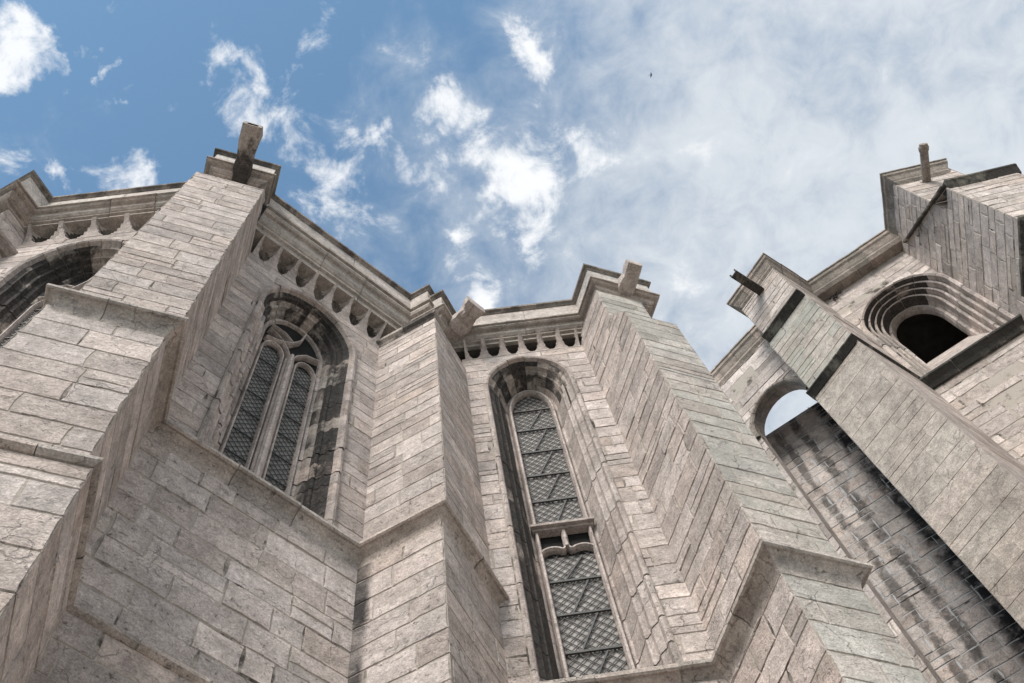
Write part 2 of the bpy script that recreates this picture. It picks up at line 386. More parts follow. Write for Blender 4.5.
def make_rows(seed, h0, h1, lo, hi):
    r = random.Random(seed); hs = [h0]
    while hs[-1] < h1: hs.append(hs[-1] + r.uniform(lo, hi))
    return hs

def ashlar(mb, F, u0, u1, h0, h1, rows, seed, holes=(), L=(.2, .6), rough=1.0, cuts=(), joint=.0022, depth=.0048, mi=0, bed=True, chip=.13, endbevel=True, along=False):
    """one coursed masonry face: every stone a bevelled block with uneven edges, set in recessed joints"""
    S = F.S; rnd = random.Random(seed)
    fin = []
    def emit(poly, o, tint, off):
        n = len(poly)
        if n < 3 or area(poly) < 2e-5: return
        b = .0032 * rough; inner = []
        for i in range(n):
            p0, p, p1 = poly[i - 1], poly[i], poly[(i + 1) % n]
            c0, c1 = p0[2], p[2]
            e0 = (p[0] - p0[0], p[1] - p0[1]); e1 = (p1[0] - p[0], p1[1] - p[1])
            l0 = math.hypot(*e0) or 1e-9; l1 = math.hypot(*e1) or 1e-9
            n0 = (-e0[1] / l0, e0[0] / l0); n1 = (-e1[1] / l1, e1[0] / l1)
            if c0 and c1: d = (0, 0)
            elif c0: d = (-e0[0] / l0, -e0[1] / l0)
            elif c1: d = (e1[0] / l1, e1[1] / l1)
            else:
                k = 1 + n0[0] * n1[0] + n0[1] * n1[1]; k = max(k, .5); d = ((n0[0] + n1[0]) / k, (n0[1] + n1[1]) / k)
            inner.append((p[0] + d[0] * b, p[1] + d[1] * b))
        uvo = lambda q: (q[0] * S + off[0], q[1] * S + off[1])
        mb.poly([F.p(q[0], q[1], o) for q in inner], [uvo(q) for q in inner], tint, mi, [q[0] * S for q in inner] if along else 0.0)
        sd_t = {}
        for i in range(n):
            if poly[i][2]: continue
            j = (i + 1) % n
            ky = (round((inner[j][0] - inner[i][0]) * 8), round((inner[j][1] - inner[i][1]) * 40) > 0)
            if ky not in sd_t: sd_t[ky] = rnd.choice((0, 0, 0, .2, .4, .8))
            mb.poly([F.p(poly[i][0], poly[i][1], -depth), F.p(poly[j][0], poly[j][1], -depth), F.p(*inner[j], o), F.p(*inner[i], o)],
                    [uvo(poly[i]), uvo(poly[j]), uvo(inner[j]), uvo(inner[i])], (tint[0], tint[1], sd_t[ky]), mi, [poly[i][0] * S, poly[j][0] * S, inner[j][0] * S, inner[i][0] * S] if along else 0.0)
    def regions(poly):
        ps = [poly]
        for c in cuts: ps = [q for q in (clip(x, c[0], c[1], True) for x in ps) if len(q) > 2]
        for h in holes: ps = [y for x in ps for y in subtract(x, h)]
        return ps
    for k in range(len(rows) - 1):
        ha, hb = max(rows[k], h0), min(rows[k + 1], h1)
        if hb - ha < .02: continue
        u = u0 - rnd.uniform(0, L[0]) if u1 - u0 > L[0] * 1.2 else u0
        stones_ = []
        while u < u1 - 1e-6:
            ln = rnd.uniform(*L); ua, ub = max(u, u0), min(u + ln, u1); u += ln
            if u1 - ub < .10: ub = u1; u = u1
            if ub - ua < .02: continue
            ys = [ha, hb]
            if hb - ha > .16 and rnd.random() < .12: ys = [ha, ha + (hb - ha) * rnd.uniform(.38, .62), hb]
            stones_.extend((ua, ub, ys[q], ys[q + 1]) for q in range(len(ys) - 1))
        for ua, ub, ha_, hb_ in stones_:
            wear = lambda: joint * rough * (rnd.choice((.1, .25, .4, .6, .9, 1.1, 1.5)))
            jl = 0 if ua <= u0 + 1e-6 else wear(); jr = 0 if ub >= u1 - 1e-6 else wear()
            jb, jt = wear(), wear()
            jw = .0055 * rough
            x0, x1, y0, y1 = ua + jl, ub - jr, ha_ + jb, hb_ - jt
            if x1 - x0 < .015 or y1 - y0 < .015: continue
            sides = []
            def side(a, b, nrm, jit):
                n = max(2, int(math.hypot(b[0] - a[0], b[1] - a[1]) / .05)); pts = []; bite = rnd.randrange(1, n) if n > 2 and rnd.random() < .16 * rough else -9; bd = rnd.uniform(.004, .010) * rough
                sag = rnd.uniform(-.3, 1.0) * jit
                for i in range(n):
                    t = i / n; j = (rnd.random() * jit + sag * sin(pi * t)) if i else 0
                    j = max(j, 0) + (bd if i == bite else bd * .5 if abs(i - bite) == 1 and rnd.random() < .6 and i else 0)
                    pts.append((a[0] + (b[0] - a[0]) * t + nrm[0] * j, a[1] + (b[1] - a[1]) * t + nrm[1] * j, False))
                return pts
            poly = side((x0, y0), (x1, y0), (0, 1), jw) + side((x1, y0), (x1, y1), (-1, 0), jw * (1.5 if jr == 0 else 1)) + \
                   side((x1, y1), (x0, y1), (0, -1), jw) + side((x0, y1), (x0, y0), (1, 0), jw * (1.5 if jl == 0 else 1))
            # knocked-off corners
            for cx, cy in ((x0, y0), (x1, y0), (x1, y1), (x0, y1)):
                if rnd.random() < chip * rough * (2.0 if (cx == x0 and jl == 0) or (cx == x1 and jr == 0) else 1):
                    sx = 1 if cx == x0 else -1; sy = 1 if cy == y0 else -1; c = rnd.uniform(.008, .026) * rough
                    a = (cx + sx * c * rnd.uniform(.6, 1.6), cy); b = (cx, cy + sy * c * rnd.uniform(.5, 1.0))
                    mid = ((x0 + x1) / 2, (y0 + y1) / 2)
                    left = (b[0] - a[0]) * (mid[1] - a[1]) - (b[1] - a[1]) * (mid[0] - a[0]) > 0
                    q = clip(poly, a, b, left); poly = [(p[0], p[1], False) for p in q]
            edge = jl == 0 or jr == 0
            o = rnd.uniform(-.0040, .0036) * rough * (.25 if edge else 1)
            tint = (min(1, max(0, rnd.gauss(.5, .24))), min(1, max(0, rnd.gauss(.3, .28))), 0)
            off = (rnd.uniform(0, 50), rnd.uniform(0, 50))
            for q in regions(poly): emit(q, o, tint, off)
    if bed:
        for q in regions([(u0, h0, True), (u1, h0, True), (u1, h1, True), (u0, h1, True)]):
            mb.poly([F.p(x, y, -depth) for x, y, _ in q], [(x * S, y * S) for x, y, _ in q], (.5, .3, 1), mi, [x * S for x, y, _ in q] if along else 0.0)

def sweep(mb, pts, prof, S, seed, sl=(.3, .62), gap=.004, mi=0, bed=.008, jit=.0055, tv=.24, caps=True):
    """profile [(outwards, height)] carried along a plan line, outside on its right, cut into stones"""
    rnd = random.Random(seed); n = len(pts); nor = []
    for i in range(n - 1):
        d = (pts[i + 1] - pts[i]).normalized(); nor.append(Vector((d.y, -d.x, 0)))
    mit = []
    for i in range(n):
        if i == 0: mit.append(nor[0])
        elif i == n - 1: mit.append(nor[-1])
        else:
            a, b = nor[i - 1], nor[i]; mit.append((a + b) / max(.3, 1 + a.dot(b)))
    def ring(i, t, extra=0.0, dh=0.0):
        m = mit[i].lerp(mit[i + 1], t); base = pts[i].lerp(pts[i + 1], t)
        # keep the offset measured square to the run
        k = nor[i]; out = []
        for (o, h) in prof:
            q = base + m * (o + extra)
            out.append(Vector((q.x * S, q.y * S, (h + dh) * S + EYE)))
        return out
    def ring_in(i, s, extra, dh=0.0):
        # s = distance along the run; at inner joints the section is square to the run
        ln = (pts[i + 1] - pts[i]).length; d = (pts[i + 1] - pts[i]).normalized()
        if s <= 1e-6: return ring(i, 0, extra, dh)
        if s >= ln - 1e-6: return ring(i, 1, extra, dh)
        base = pts[i] + d * s; out = []
        for (o, h) in prof:
            q = base + nor[i] * (o + extra); out.append(Vector((q.x * S, q.y * S, (h + dh) * S + EYE)))
        return out
    acc = [0]
    for j in range(len(prof) - 1): acc.append(acc[-1] + math.hypot(prof[j + 1][0] - prof[j][0], prof[j + 1][1] - prof[j][1]) * S)
    def strip(A, B, ua, ub, tint, off=(0, 0)):
        for j in range(len(prof) - 1):
            mb.poly([A[j + 1], B[j + 1], B[j], A[j]], [(ua + off[0], acc[j + 1] + off[1]), (ub + off[0], acc[j + 1] + off[1]), (ub + off[0], acc[j] + off[1]), (ua + off[0], acc[j] + off[1])], tint, mi)
    run = 0
    for i in range(n - 1):
        ln = (pts[i + 1] - pts[i]).length; cuts = [0]
        while cuts[-1] < ln:
            c = cuts[-1] + rnd.uniform(*sl)
            if ln - c < sl[0] * .5: c = ln
            cuts.append(min(c, ln))
        mono = [o for o, h in prof]
        lim = max(abs(o) for o in mono) * 1.2
        cuts = [c for k, c in enumerate(cuts) if k in (0, len(cuts) - 1) or (c > lim * .4 and ln - c > lim * .4)]
        for k in range(len(cuts) - 1):
            a, b = cuts[k], cuts[k + 1]
            ga = 0 if k == 0 else gap * rnd.uniform(.5, 1.5); gb = 0 if k == len(cuts) - 2 else gap * rnd.uniform(.5, 1.5)
            ex = 0 if k in (0, len(cuts) - 2) else rnd.uniform(-jit, jit)
            dh = ex * .5
            tint = (min(1, max(0, rnd.gauss(.5, tv))), min(1, max(0, rnd.gauss(.3, .25))), 0)
            strip(ring_in(i, a + ga, ex, dh), ring_in(i, b - gb, ex, dh), (run + a) * S, (run + b) * S, tint, (rnd.uniform(0, 9), rnd.uniform(0, 9)))
        if bed: strip(ring(i, 0, -bed, .005), ring(i, 1, -bed, .005), run * S, (run + ln) * S, (.5, .3, 1))
        run += ln
    if caps:
        for R_, rev in ((ring(0, 0), False), (ring(n - 2, 1), True)):
            mb.poly(R_[::-1] if rev else R_, None, (.5, .3, 0), mi)

def arch_path(uc, hw, hb, hs, rise, n=14, ex=2.0):
    """left foot, up, over, right foot: points with outward-from-opening normals"""
    pts = [(uc - hw, hb), (uc - hw, (hb + hs) / 2)]
    for i in range(n + 1):
        t = pi - pi * i / n
        c, s_ = cos(t), sin(t)
        pts.append((uc + hw * math.copysign(abs(c) ** (2 / ex), c), hs + rise * abs(s_) ** (2 / ex)))
    pts += [(uc + hw, (hb + hs) / 2), (uc + hw, hb)]
    return pts
def arch_hole(uc, hw, hb, hs, rise, n=14, ex=2.0):
    p = arch_path(uc, hw, hb, hs, rise, n, ex); q = [p[0]] + p[2:-2] + [p[-1]]
    return q[::-1]            # counter-clockwise
def inset_path(uc, hw, hb, hs, rise, d, n=14, ex=2.0): return arch_path(uc, hw - d, hb, hs, rise - d * .85 if rise > 0 else 0, n, ex)

def reveal(mb, F, spec, prof, seed, sl=(.16, .34), mis=None, S=1.25, gap=.003, bedd=.01, rk=.85):
    """moulded surround: prof [(inset, depth)] carried round the arch, cut into voussoirs and jamb stones.
    mis(section position 0..1, is_right, j) -> material slot"""
    uc, hw, hb, hs, rise, ex = spec; rnd = random.Random(seed)
    rings = []
    # common parameter: jamb length then arc
    jl = hs - hb; arc = pi * .5 * (hw + rise); tot = 2 * jl + arc
    def at(s, ins):
        w = hw - ins; r = rise - ins * rk
        if s <= jl: return (uc - w, hb + s)
        if s >= jl + arc: return (uc + w, hb + (tot - s))
        t = pi - pi * (s - jl) / arc; c, s_ = cos(t), sin(t)
        return (uc + w * math.copysign(abs(c) ** (2 / ex), c), hs + r * abs(s_) ** (2 / ex))
    cuts = [0.0]
    while cuts[-1] < tot:
        onarc = jl - .05 < cuts[-1] < jl + arc - .05
        c = cuts[-1] + (rnd.uniform(sl[0] * .8, sl[1] * .7) if onarc else rnd.uniform(*sl))
        cuts.append(min(c, tot) if tot - c > sl[0] * .4 else tot)
    acc = [0]
    for j in range(len(prof) - 1): acc.append(acc[-1] + math.hypot(prof[j + 1][0] - prof[j][0], prof[j + 1][1] - prof[j][1]) * S)
    def band(s0, s1, tint, dd, off):
        onarc = s1 > jl and s0 < jl + arc
        n = max(1, int((s1 - s0) / .06)) if onarc else 1
        for i in range(n):
            a = s0 + (s1 - s0) * i / n; b = s0 + (s1 - s0) * (i + 1) / n
            for j in range(len(prof) - 1):
                (i0, d0), (i1, d1) = prof[j], prof[j + 1]
                k0 = 1 if 0 < j else 0; k1 = 1 if j + 1 < len(prof) - 1 else 0
                P0, P1 = at(a, i0), at(b, i0); Q0, Q1 = at(a, i1), at(b, i1)
                mi = mis((a + b) / 2 / tot, ((a + b) / 2) > tot / 2, j, rnd) if mis else 0
                mb.poly([F.p(*P0, -d0 - dd * k0), F.p(*Q0, -d1 - dd * k1), F.p(*Q1, -d1 - dd * k1), F.p(*P1, -d0 - dd * k0)],
                        [(a * S + off[0], acc[j] + off[1]), (a * S + off[0], acc[j + 1] + off[1]), (b * S + off[0], acc[j + 1] + off[1]), (b * S + off[0], acc[j] + off[1])], tint, mi)
    for k in range(len(cuts) - 1):
        g = gap * rnd.uniform(.4, 1.6)
        tint = (min(1, max(0, rnd.gauss(.5, .28))), min(1, max(0, rnd.gauss(.3, .3))), 0)
        band(cuts[k] + (g if k else 0), cuts[k + 1] - g, tint, rnd.uniform(-.006, .006), (rnd.uniform(0, 20), rnd.uniform(0, 20)))
    pr = prof
    for j in range(len(pr) - 1): pass
    # mortar bed a little deeper
    sv = prof
    m2 = MB()
    nseg = 60
    for i in range(nseg):
        a, b = tot * i / nseg, tot * (i + 1) / nseg
        for j in range(len(prof) - 1):
            (i0, d0), (i1, d1) = prof[j], prof[j + 1]
            P0, P1, Q0, Q1 = at(a, i0 - bedd), at(b, i0 - bedd), at(a, i1 - bedd), at(b, i1 - bedd)
            mb.poly([F.p(*P0, -d0 - bedd), F.p(*Q0, -d1 - bedd), F.p(*Q1, -d1 - bedd), F.p(*P1, -d0 - bedd)], None, (.5, .3, 1), 0)

def lattice(mb, F, inside, u0, u1, h0, h1, pitch, r, slope=1.25, depth=0.0, heavy=0):
    """diamond leading: thin bars clipped to the light"""
    S = F.S
    def seg(a, b, w):
        a3, b3 = F.p(*a, -depth), F.p(*b, -depth); d = b3 - a3; L_ = d.length
        if L_ < .01: return
        d.normalize(); nn = F.N; sd_ = d.cross(nn).normalized()
        mb.box((a3 + b3) / 2, d * (L_ / 2), sd_ * w, nn * w)
    H = h1 - h0; W = u1 - u0
    for sg in (1, -1):
        k = -H / slope if sg > 0 else 0
        cnt = 0
        while k < (W if sg > 0 else W + H / slope):
            # line: u = u0 + k + sg * (h - h0) / slope
            pts = []; steps = int(H / .012)
            cur = None
            for i in range(steps + 1):
                h = h0 + H * i / steps; u = u0 + k + sg * (h - h0) / slope
                if inside(u, h):
                    if cur is None: cur = (u, h)
                    last = (u, h)
                elif cur is not None: seg(cur, last, r); cur = None
            if cur is not None: seg(cur, last, r)
            k += pitch; cnt += 1

def fill_light(mb, F, outline, depth, uvs=1):
    mb.poly([F.p(u, h, -depth) for u, h in outline], [(u * F.S, h * F.S) for u, h in outline])

# corbel niche: scooped hollow between two flaring fins, one unit, built at its own origin (x along wall, y outwards, z up)
def corbel_mesh(p, hh, outd, S, scoop=.15):
    mb = MB(); nu, nv = 14, 10; g = []
    for j in range(nv + 1):
        v = j / nv; row = []
        for i in range(nu + 1):
            x = -1 + 2 * i / nu
            base = outd * (v ** 1.7)
            w = .80 * min(1, max(1e-3, v * 1.25)) ** .6
            ind = scoop * math.sqrt(max(0, 1 - (x / w) ** 2)) * min(1, v * 3.5) if abs(x) < w else 0
            row.append(Vector((x * p / 2 * S, (base - ind) * S, v * hh * S)))
        g.append(row)
    for j in range(nv):
        for i in range(nu):
            q = [g[j][i], g[j][i + 1], g[j + 1][i + 1], g[j + 1][i]]
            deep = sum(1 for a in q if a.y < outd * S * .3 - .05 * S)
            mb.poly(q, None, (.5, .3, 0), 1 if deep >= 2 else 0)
    return mb

def add_corbels(parent, F, u0, u1, h0, hh, outd, n, mats):
    p = (u1 - u0) / n
    src = corbel_mesh(p, hh, outd, F.S).build('corbel', mats, parent)
    ang = rad(F.a)
    for k in range(n):
        o = src if k == 0 else src.copy()
        if k: COL.objects.link(o); o.parent = parent
        # local y (outwards) must map to N: mirror-free since D x N = -Z, so x runs along -D
        o.matrix_local = Matrix.Translation(F.p(u0 + p * (k + .5), h0)) @ Matrix(((-F.D.x, F.N.x, 0, 0), (-F.D.y, F.N.y, 0, 0), (0, 0, 1, 0), (0, 0, 0, 1)))

def gargoyle(parent, base, tip, w, hgt, S, mats, seed, drop=0.0, mouth=True, waist=.9):
    """a worn stone spout: tapering beam with uneven faces and a dark throat at its end"""
    rnd = random.Random(seed); mb = MB()
    b = Vector(base); t = Vector(tip); d = (t - b); ln = d.length; d.normalize()
    sidev = Vector((d.y, -d.x, 0)).normalized(); upv = sidev.cross(d)
    if upv.z < 0: upv = -upv
    rings = []; n = 9
    for i in range(n + 1):
        k = i / n; c = b + d * ln * k
        ww = w * (1 - (1 - waist) * sin(pi * min(1, k * 1.3))) * (1 + rnd.uniform(-.05, .05)); ww *= 1 + .07 * sin(k * 11 + seed); hh = hgt * (1.05 - .15 * k) * (1 + .06 * sin(k * 8 + seed * 2)) * (1 + rnd.uniform(-.05, .05))
        if k > .85: ww *= 1.06
        ch = .16
        prof = [(-1, -1 + ch * 2), (-1 + ch * 2, -1), (1 - ch * 2, -1), (1, -1 + ch * 2), (1, 1 - ch), (1 - ch, 1), (-1 + ch, 1), (-1, 1 - ch)]
        rings.append([c + sidev * (x * ww / 2 + rnd.uniform(-.03, .03) * w * 2) + upv * (y * hh / 2 + rnd.uniform(-.03, .03) * hgt * 2) for x, y in prof])
    m = len(rings[0])
    for i in range(n):
        for j in range(m):
            mb.poly([rings[i][j], rings[i][(j + 1) % m], rings[i + 1][(j + 1) % m], rings[i + 1][j]], None, (.45 + .1 * rnd.random(), .3, 0))
    mb.poly(rings[0][::-1]); 
    if mouth:
        e = rings[-1]; c = sum(e, Vector()) / m; inn = [c + (q - c) * .58 - upv * hgt * .06 for q in e]; deep = [q - d * ln * .16 for q in inn]
        for j in range(m):
            mb.poly([e[j], e[(j + 1) % m], inn[(j + 1) % m], inn[j]], None, (.4, .3, 0))
            mb.poly([inn[j], inn[(j + 1) % m], deep[(j + 1) % m], deep[j]], None, (.1, .1, 0), 1)
        mb.poly(deep, None, (.1, .1, 0), 1)
    else: mb.poly(rings[-1])
    return mb.build('gargoyle', mats, parent)

def set_off(mb, F, u0, u1, h0, o0, h1, o1, seed, mi=0):
    """weathered slope on top of a buttress stage, as stones"""
    rnd = random.Random(seed); n = max(1, round((u1 - u0) / .35))
    for i in range(n):
        a, b = u0 + (u1 - u0) * i / n, u0 + (u1 - u0) * (i + 1) / n
        mb.poly([F.p(a + .002, h0, o0), F.p(b - .002, h0, o0), F.p(b - .002, h1, o1), F.p(a + .002, h1, o1)], None, (rnd.random(), rnd.random() * .5, 0), mi)

# ================================================================== ground
g = MB(); R_ = 900
g.poly([(-R_, -R_, 0), (R_, -R_, 0), (R_, R_, 0), (-R_, R_, 0)])
go = g.build('ground', M['ground']); go['kind'] = 'structure'

SL = 1.25; T = 7.785; GL = -EYE / SL
rowsA = make_rows(11, GL - .02, 13, .20, .29)
rowsA_fine = make_rows(12, GL - .02, 13, .15, .235)
rowsA_mid = make_rows(13, GL - .02, 13, .15, .25)

# faces of the two chapels (plan angle)
W0a, W1a, B1a, B1s, B1l = T, T + 45, T + 22.5, T + 112.5, T - 67.5
B2a, B2s = T - 22.5, T + 67.5
W2a, B3s, B3a, B3r = T, T - 67.5, T + 22.5, T + 112.5
def fr(a, d, S=SL): return Fr(a, d, S)
def cyc(lst): # corner points of a chain of (angle, dist)
    return [meet(*lst[i], *lst[i + 1]) for i in range(len(lst) - 1)]

STR = [(-.17, .10), (-.006, .004), (.0, -.006), (.003, -.04), (-.008, -.052), (-.022, -.05), (-.03, -.062), (-.052, -.078), (-.07, -.105), (-.08, -.14), (-.086, -.18), (-.22, -.18)]
def CORN(top=0.0): return None

# ================================================================== left chapel
apseA = thing('chapel_apse', 'pale limestone chapel at the left whose two-light traceried window sits between stepped buttresses', 'chapel')
H1, H2, HS2 = 6.0, 11.65, 4.13
# --- walls
mb = MB()
uL = u_at(W1a, 3.17, B1s, .80); uR = u_at(W1a, 3.17, B2a, 3.07)
W1 = (1.235, .49, 5.9, 9.42, .655, 2.0)
W1h = arch_hole(*W1[:5], 14, W1[5])
ashlar(mb, fr(W1a, 3.17), uL - .03, uR + .03, 5.9, 10.26, rowsA_fine, 101, [W1h], L=(.22, .6))
uLl = u_at(W1a, 3.085, B1s, .80); uRl = u_at(W1a, 3.085, B2a, 2.97)
ashlar(mb, fr(W1a, 3.085), uLl - .03, uRl + .03, HS2 - .1, H1 - .15, rowsA, 102, L=(.18, .46), rough=1.1)
ashlar(mb, fr(W1a, 3.06), u_at(W1a, 3.06, B1s, .74) - .03, uRl + .05, GL, HS2 - .03, rowsA, 103, L=(.18, .46), rough=1.1)
mb.build('wall', M['ashlar'], apseA)
mb = MB()
w0L = u_at(W0a, 2.3, B2s, 4.75); w0R = u_at(W0a, 2.3, B1l, -u_at(B1a, 2.47, B1a + 90, 0) if False else 1.45)
# left side of the first buttress: its plane is u = -1.45 on the front face
pl = fr(B1a, 2.47).D * -1.45 + fr(B1a, 2.47).N * -2.47
B1ld = -pl.dot(Nv(B1l))
w0R = u_at(W0a, 2.3, B1l, B1ld)
W0 = ((w0L + w0R) / 2 - .02, .49, 5.9, 9.55, .72, 2.0)
W0h = arch_hole(*W0[:5], 14, W0[5])
ashlar(mb, fr(W0a, 2.3), w0L - .03, w0R + .03, 5.9, 10.62, rowsA_fine, 104, [W0h], L=(.22, .6))
ashlar(mb, fr(W0a, 2.22), w0L, w0R, GL, 5.85, rowsA, 105)
mb.build('wall', M['ashlar'], apseA)

# --- buttress between the two bays
def buttress(parent, seed, front, n_low, rows_u, stages, rows_l, mat, mat2=None, fa=None, ra=None, la=None, L=(.2, .6), S=SL, rough=1.0, setoffs=(), mi2=0):
    """stages: (h0, h1, front distance, right distance, left distance); faces front, right, left"""
    mb = MB()
    for k, (h0, h1, fd, rd, ld) in enumerate(stages):
        rows = rows_l if k < n_low else rows_u
        f, r, l = fr(fa, fd, S), fr(ra, rd, S), fr(la, ld, S)
        uf0 = u_at(fa, fd, la, ld); uf1 = u_at(fa, fd, ra, rd)
        ashlar(mb, f, uf0, uf1, h0, h1, rows, seed + k * 3, L=L, rough=rough, mi=mi2)
        ur0 = u_at(ra, rd, fa, fd); ashlar(mb, r, ur0, ur0 + front[1], h0, h1, rows, seed + k * 3 + 1, L=L, rough=rough)
        ul1 = u_at(la, ld, fa, fd); ashlar(mb, l, ul1 - front[0], ul1, h0, h1, rows, seed + k * 3 + 2, L=L, rough=rough)
    rows = rows_u
    for (h0, fd0, h1, fd1, rd, ld) in setoffs:
        f = fr(fa, fd1, S)
        u0 = u_at(fa, fd1, la, ld); u1 = u_at(fa, fd1, ra, rd)
        set_off(mb, f, u0, u1, h0, fd1 - fd0, h1, 0, seed + 50, mi2)
        ashlar(mb, fr(ra, rd, S), u_at(ra, rd, fa, fd0), u_at(ra, rd, fa, fd1), h0, h1, rows, seed + 51, cuts=[((u_at(ra, rd, fa, fd1), h1), (u_at(ra, rd, fa, fd0), h0))], L=L)
        a0, a1 = u_at(la, ld, fa, fd1), u_at(la, ld, fa, fd0)
        ashlar(mb, fr(la, ld, S), a0, a1, h0, h1, rows, seed + 52, cuts=[((a1, h0), (a0, h1))], L=L)
    return mb

lowld = B1ld + .03
mb = buttress(apseA, 200, (1.3, 1.5), 2, rowsA_fine, [
    (GL, HS2 - .05, 2.30, .735, B1ld + .045), (HS2 - .05, H1 - .1, 2.375, .80, B1ld - .03), (H1 - .1, 10.28, 2.47, .80, B1ld),
    (10.28, 10.95, 2.66, .84, B1ld - .06)], rowsA, None, fa=B1a, ra=B1s, la=B1l, L=(.2, .6),
    setoffs=[(10.28, 2.47, 10.62, 2.66, .80, B1ld)])
b1 = mb.build('buttress', M['ashlar_fine'], apseA)
fB = fr(B1a, 0)
gp = lambda u, F_, h: fr(B1a, F_).p(u, h)
gargoyle(b1, gp(-1.125, 2.85, 11.0), gp(-1.11, 2.03, 11.02), .185 * SL, .17 * SL, SL, [M['dressed_dark'], M['dark']], 5)

# --- buttress in the angle towards the next chapel
mb = MB()
def two_face(mb, a1, d1, a2, d2, left_u, right_u, h0, h1, rows, seed, L=(.2, .6), rough=1.0, mi=0, along=False):
    ashlar(mb, fr(a1, d1), left_u - .03, u_at(a1, d1, a2, d2), h0, h1, rows, seed, L=L, rough=rough, mi=mi, along=along)
    ashlar(mb, fr(a2, d2), u_at(a2, d2, a1, d1), right_u + .03, h0, h1, rows, seed + 1, L=L, rough=rough)
two_face(mb, B2a, 2.97, B2s, 1.50, u_at(B2a, 2.97, W1a, 3.085), u_at(B2s, 1.50, W2a, 4.0), GL, H1 - .1, rowsA, 210, L=(.18, .46), rough=1.1, mi=1, along=True)
two_face(mb, B2a, 3.07, B2s, 1.515, u_at(B2a, 3.07, W1a, 3.17), u_at(B2s, 1.515, W2a, 4.0), H1 - .1, 10.12, rowsA_mid, 212)
two_face(mb, B2a, 3.26, B2s, 1.66, u_at(B2a, 3.26, W1a, 3.17) - .1, u_at(B2s, 1.66, W2a, 4.0) + .2, 10.1, 10.9, rowsA, 214)
f = fr(B2a, 3.07); e = u_at(B2a, 3.07, B2s, 1.515)
mb.poly([f.p(e - .62, 10.12), f.p(e, 10.12), fr(B2a, 3.30).p(u_at(B2a, 3.3, B2s, 1.515), 10.35), fr(B2a, 3.30).p(e - .62, 10.35)])
b2 = mb.build('buttress', [M['ashlar_fine'], M['ashlar_streak']], apseA)
# drip ledge under the parapet, wrapped round the angle buttress
mb = MB()
c = [meet(B2a, 3.03, W1a, 3.17), meet(B2a, 3.03, B2s, 1.49), fr(B2s, 1.49).D * (u_at(B2s, 1.49, B2a, 3.03) + .22) + Nv(B2s) * -1.49]
sweep(mb, c, [(-.24, .30), (-.02, .14), (0, .12), (0, .06), (-.03, .03), (-.05, -.02), (-.2, -.02)], SL, 31, sl=(.3, .5))
o = mb.build('ledge', M['dressed_dark'], b2); o.location = (0, 0, 10.14 * SL)
g2b = meet(B2a, 3.10, B2s, 1.62); gd = Vector((cos(rad(-36)), sin(rad(-36)), 0))
c0 = Vector((-.47, 3.70, 0))
gargoyle(b2, ((c0 - gd * .28).x * SL, (c0 - gd * .28).y * SL, 10.78 * SL + EYE), ((c0 + gd * .25).x * SL, (c0 + gd * .25).y * SL, 10.80 * SL + EYE), .21 * SL, .18 * SL, SL, [M['dressed'], M['dark']], 9, waist=.97, mouth=False)
# --- far left buttress, just inside the frame
mb = MB()
two_face(mb, B2a, .10, B2s, 4.72, u_at(B2a, .10, B2s, 4.72) - .8, u_at(B2s, 4.72, W0a, 2.3), GL, H1, rowsA, 220)
two_face(mb, B2a, .18, B2s, 4.75, u_at(B2a, .18, B2s, 4.75) - .8, u_at(B2s, 4.75, W0a, 2.3), H1, 10.9, rowsA, 222)
b0 = mb.build('buttress', M['ashlar_fine'], apseA)
mb = MB()
c = [fr(B2a, .10).D * (u_at(B2a, .10, B2s, 4.66) - .6) + Nv(B2a) * -.10, meet(B2a, .10, B2s, 4.66), meet(B2s, 4.66, W0a, 2.3)]
sweep(mb, c, [(-.2, .28), (-.02, .14), (0, .12), (0, .06), (-.03, .03), (-.05, -.02), (-.2, -.02)], SL, 33, sl=(.3, .5))
o = mb.build('ledge', M['dressed_dark'], b0); o.location = (0, 0, 10.14 * SL)

# --- string courses
def leftB1(fd, ld, u_extra=1.3): # start point behind the left flank
    q = meet(B1l, ld, B1a, fd); return q - Dv(B1l) * u_extra
mb = MB()
ldS = B1ld - .0 + .07 * -1 + .0
ldS = B1ld - .06
# left flank plane further out means smaller distance on that side
pts = [leftB1(2.29, ldS), meet(B1l, ldS, B1a, 2.29), meet(B1a, 2.29, B1s, .722), meet(B1s, .722, W1a, 3.0), meet(W1a, 3.0, B2a, 2.885), meet(B2a, 2.885, B2s, 1.43), meet(B2s, 1.43, W2a, 3.99)]
sweep(mb, pts, [(o, h + H1) for o, h in STR], SL, 41)
mb.build('string_course', M['string'], apseA)
mb = MB()
STR2 = [(-.12, .05), (-.004, .002), (0, -.005), (.001, -.03), (-.012, -.042), (-.024, -.05), (-.15, -.05)]
pts = [leftB1(2.27, ldS - .02), meet(B1l, ldS - .02, B1a, 2.27), meet(B1a, 2.27, B1s, .712), meet(B1s, .712, W1a, 3.035), meet(W1a, 3.035, B2a, 2.965)]
sweep(mb, pts, [(o, h + HS2) for o, h in STR2], SL, 42)
mb.build('string_course', M['string'], apseA)

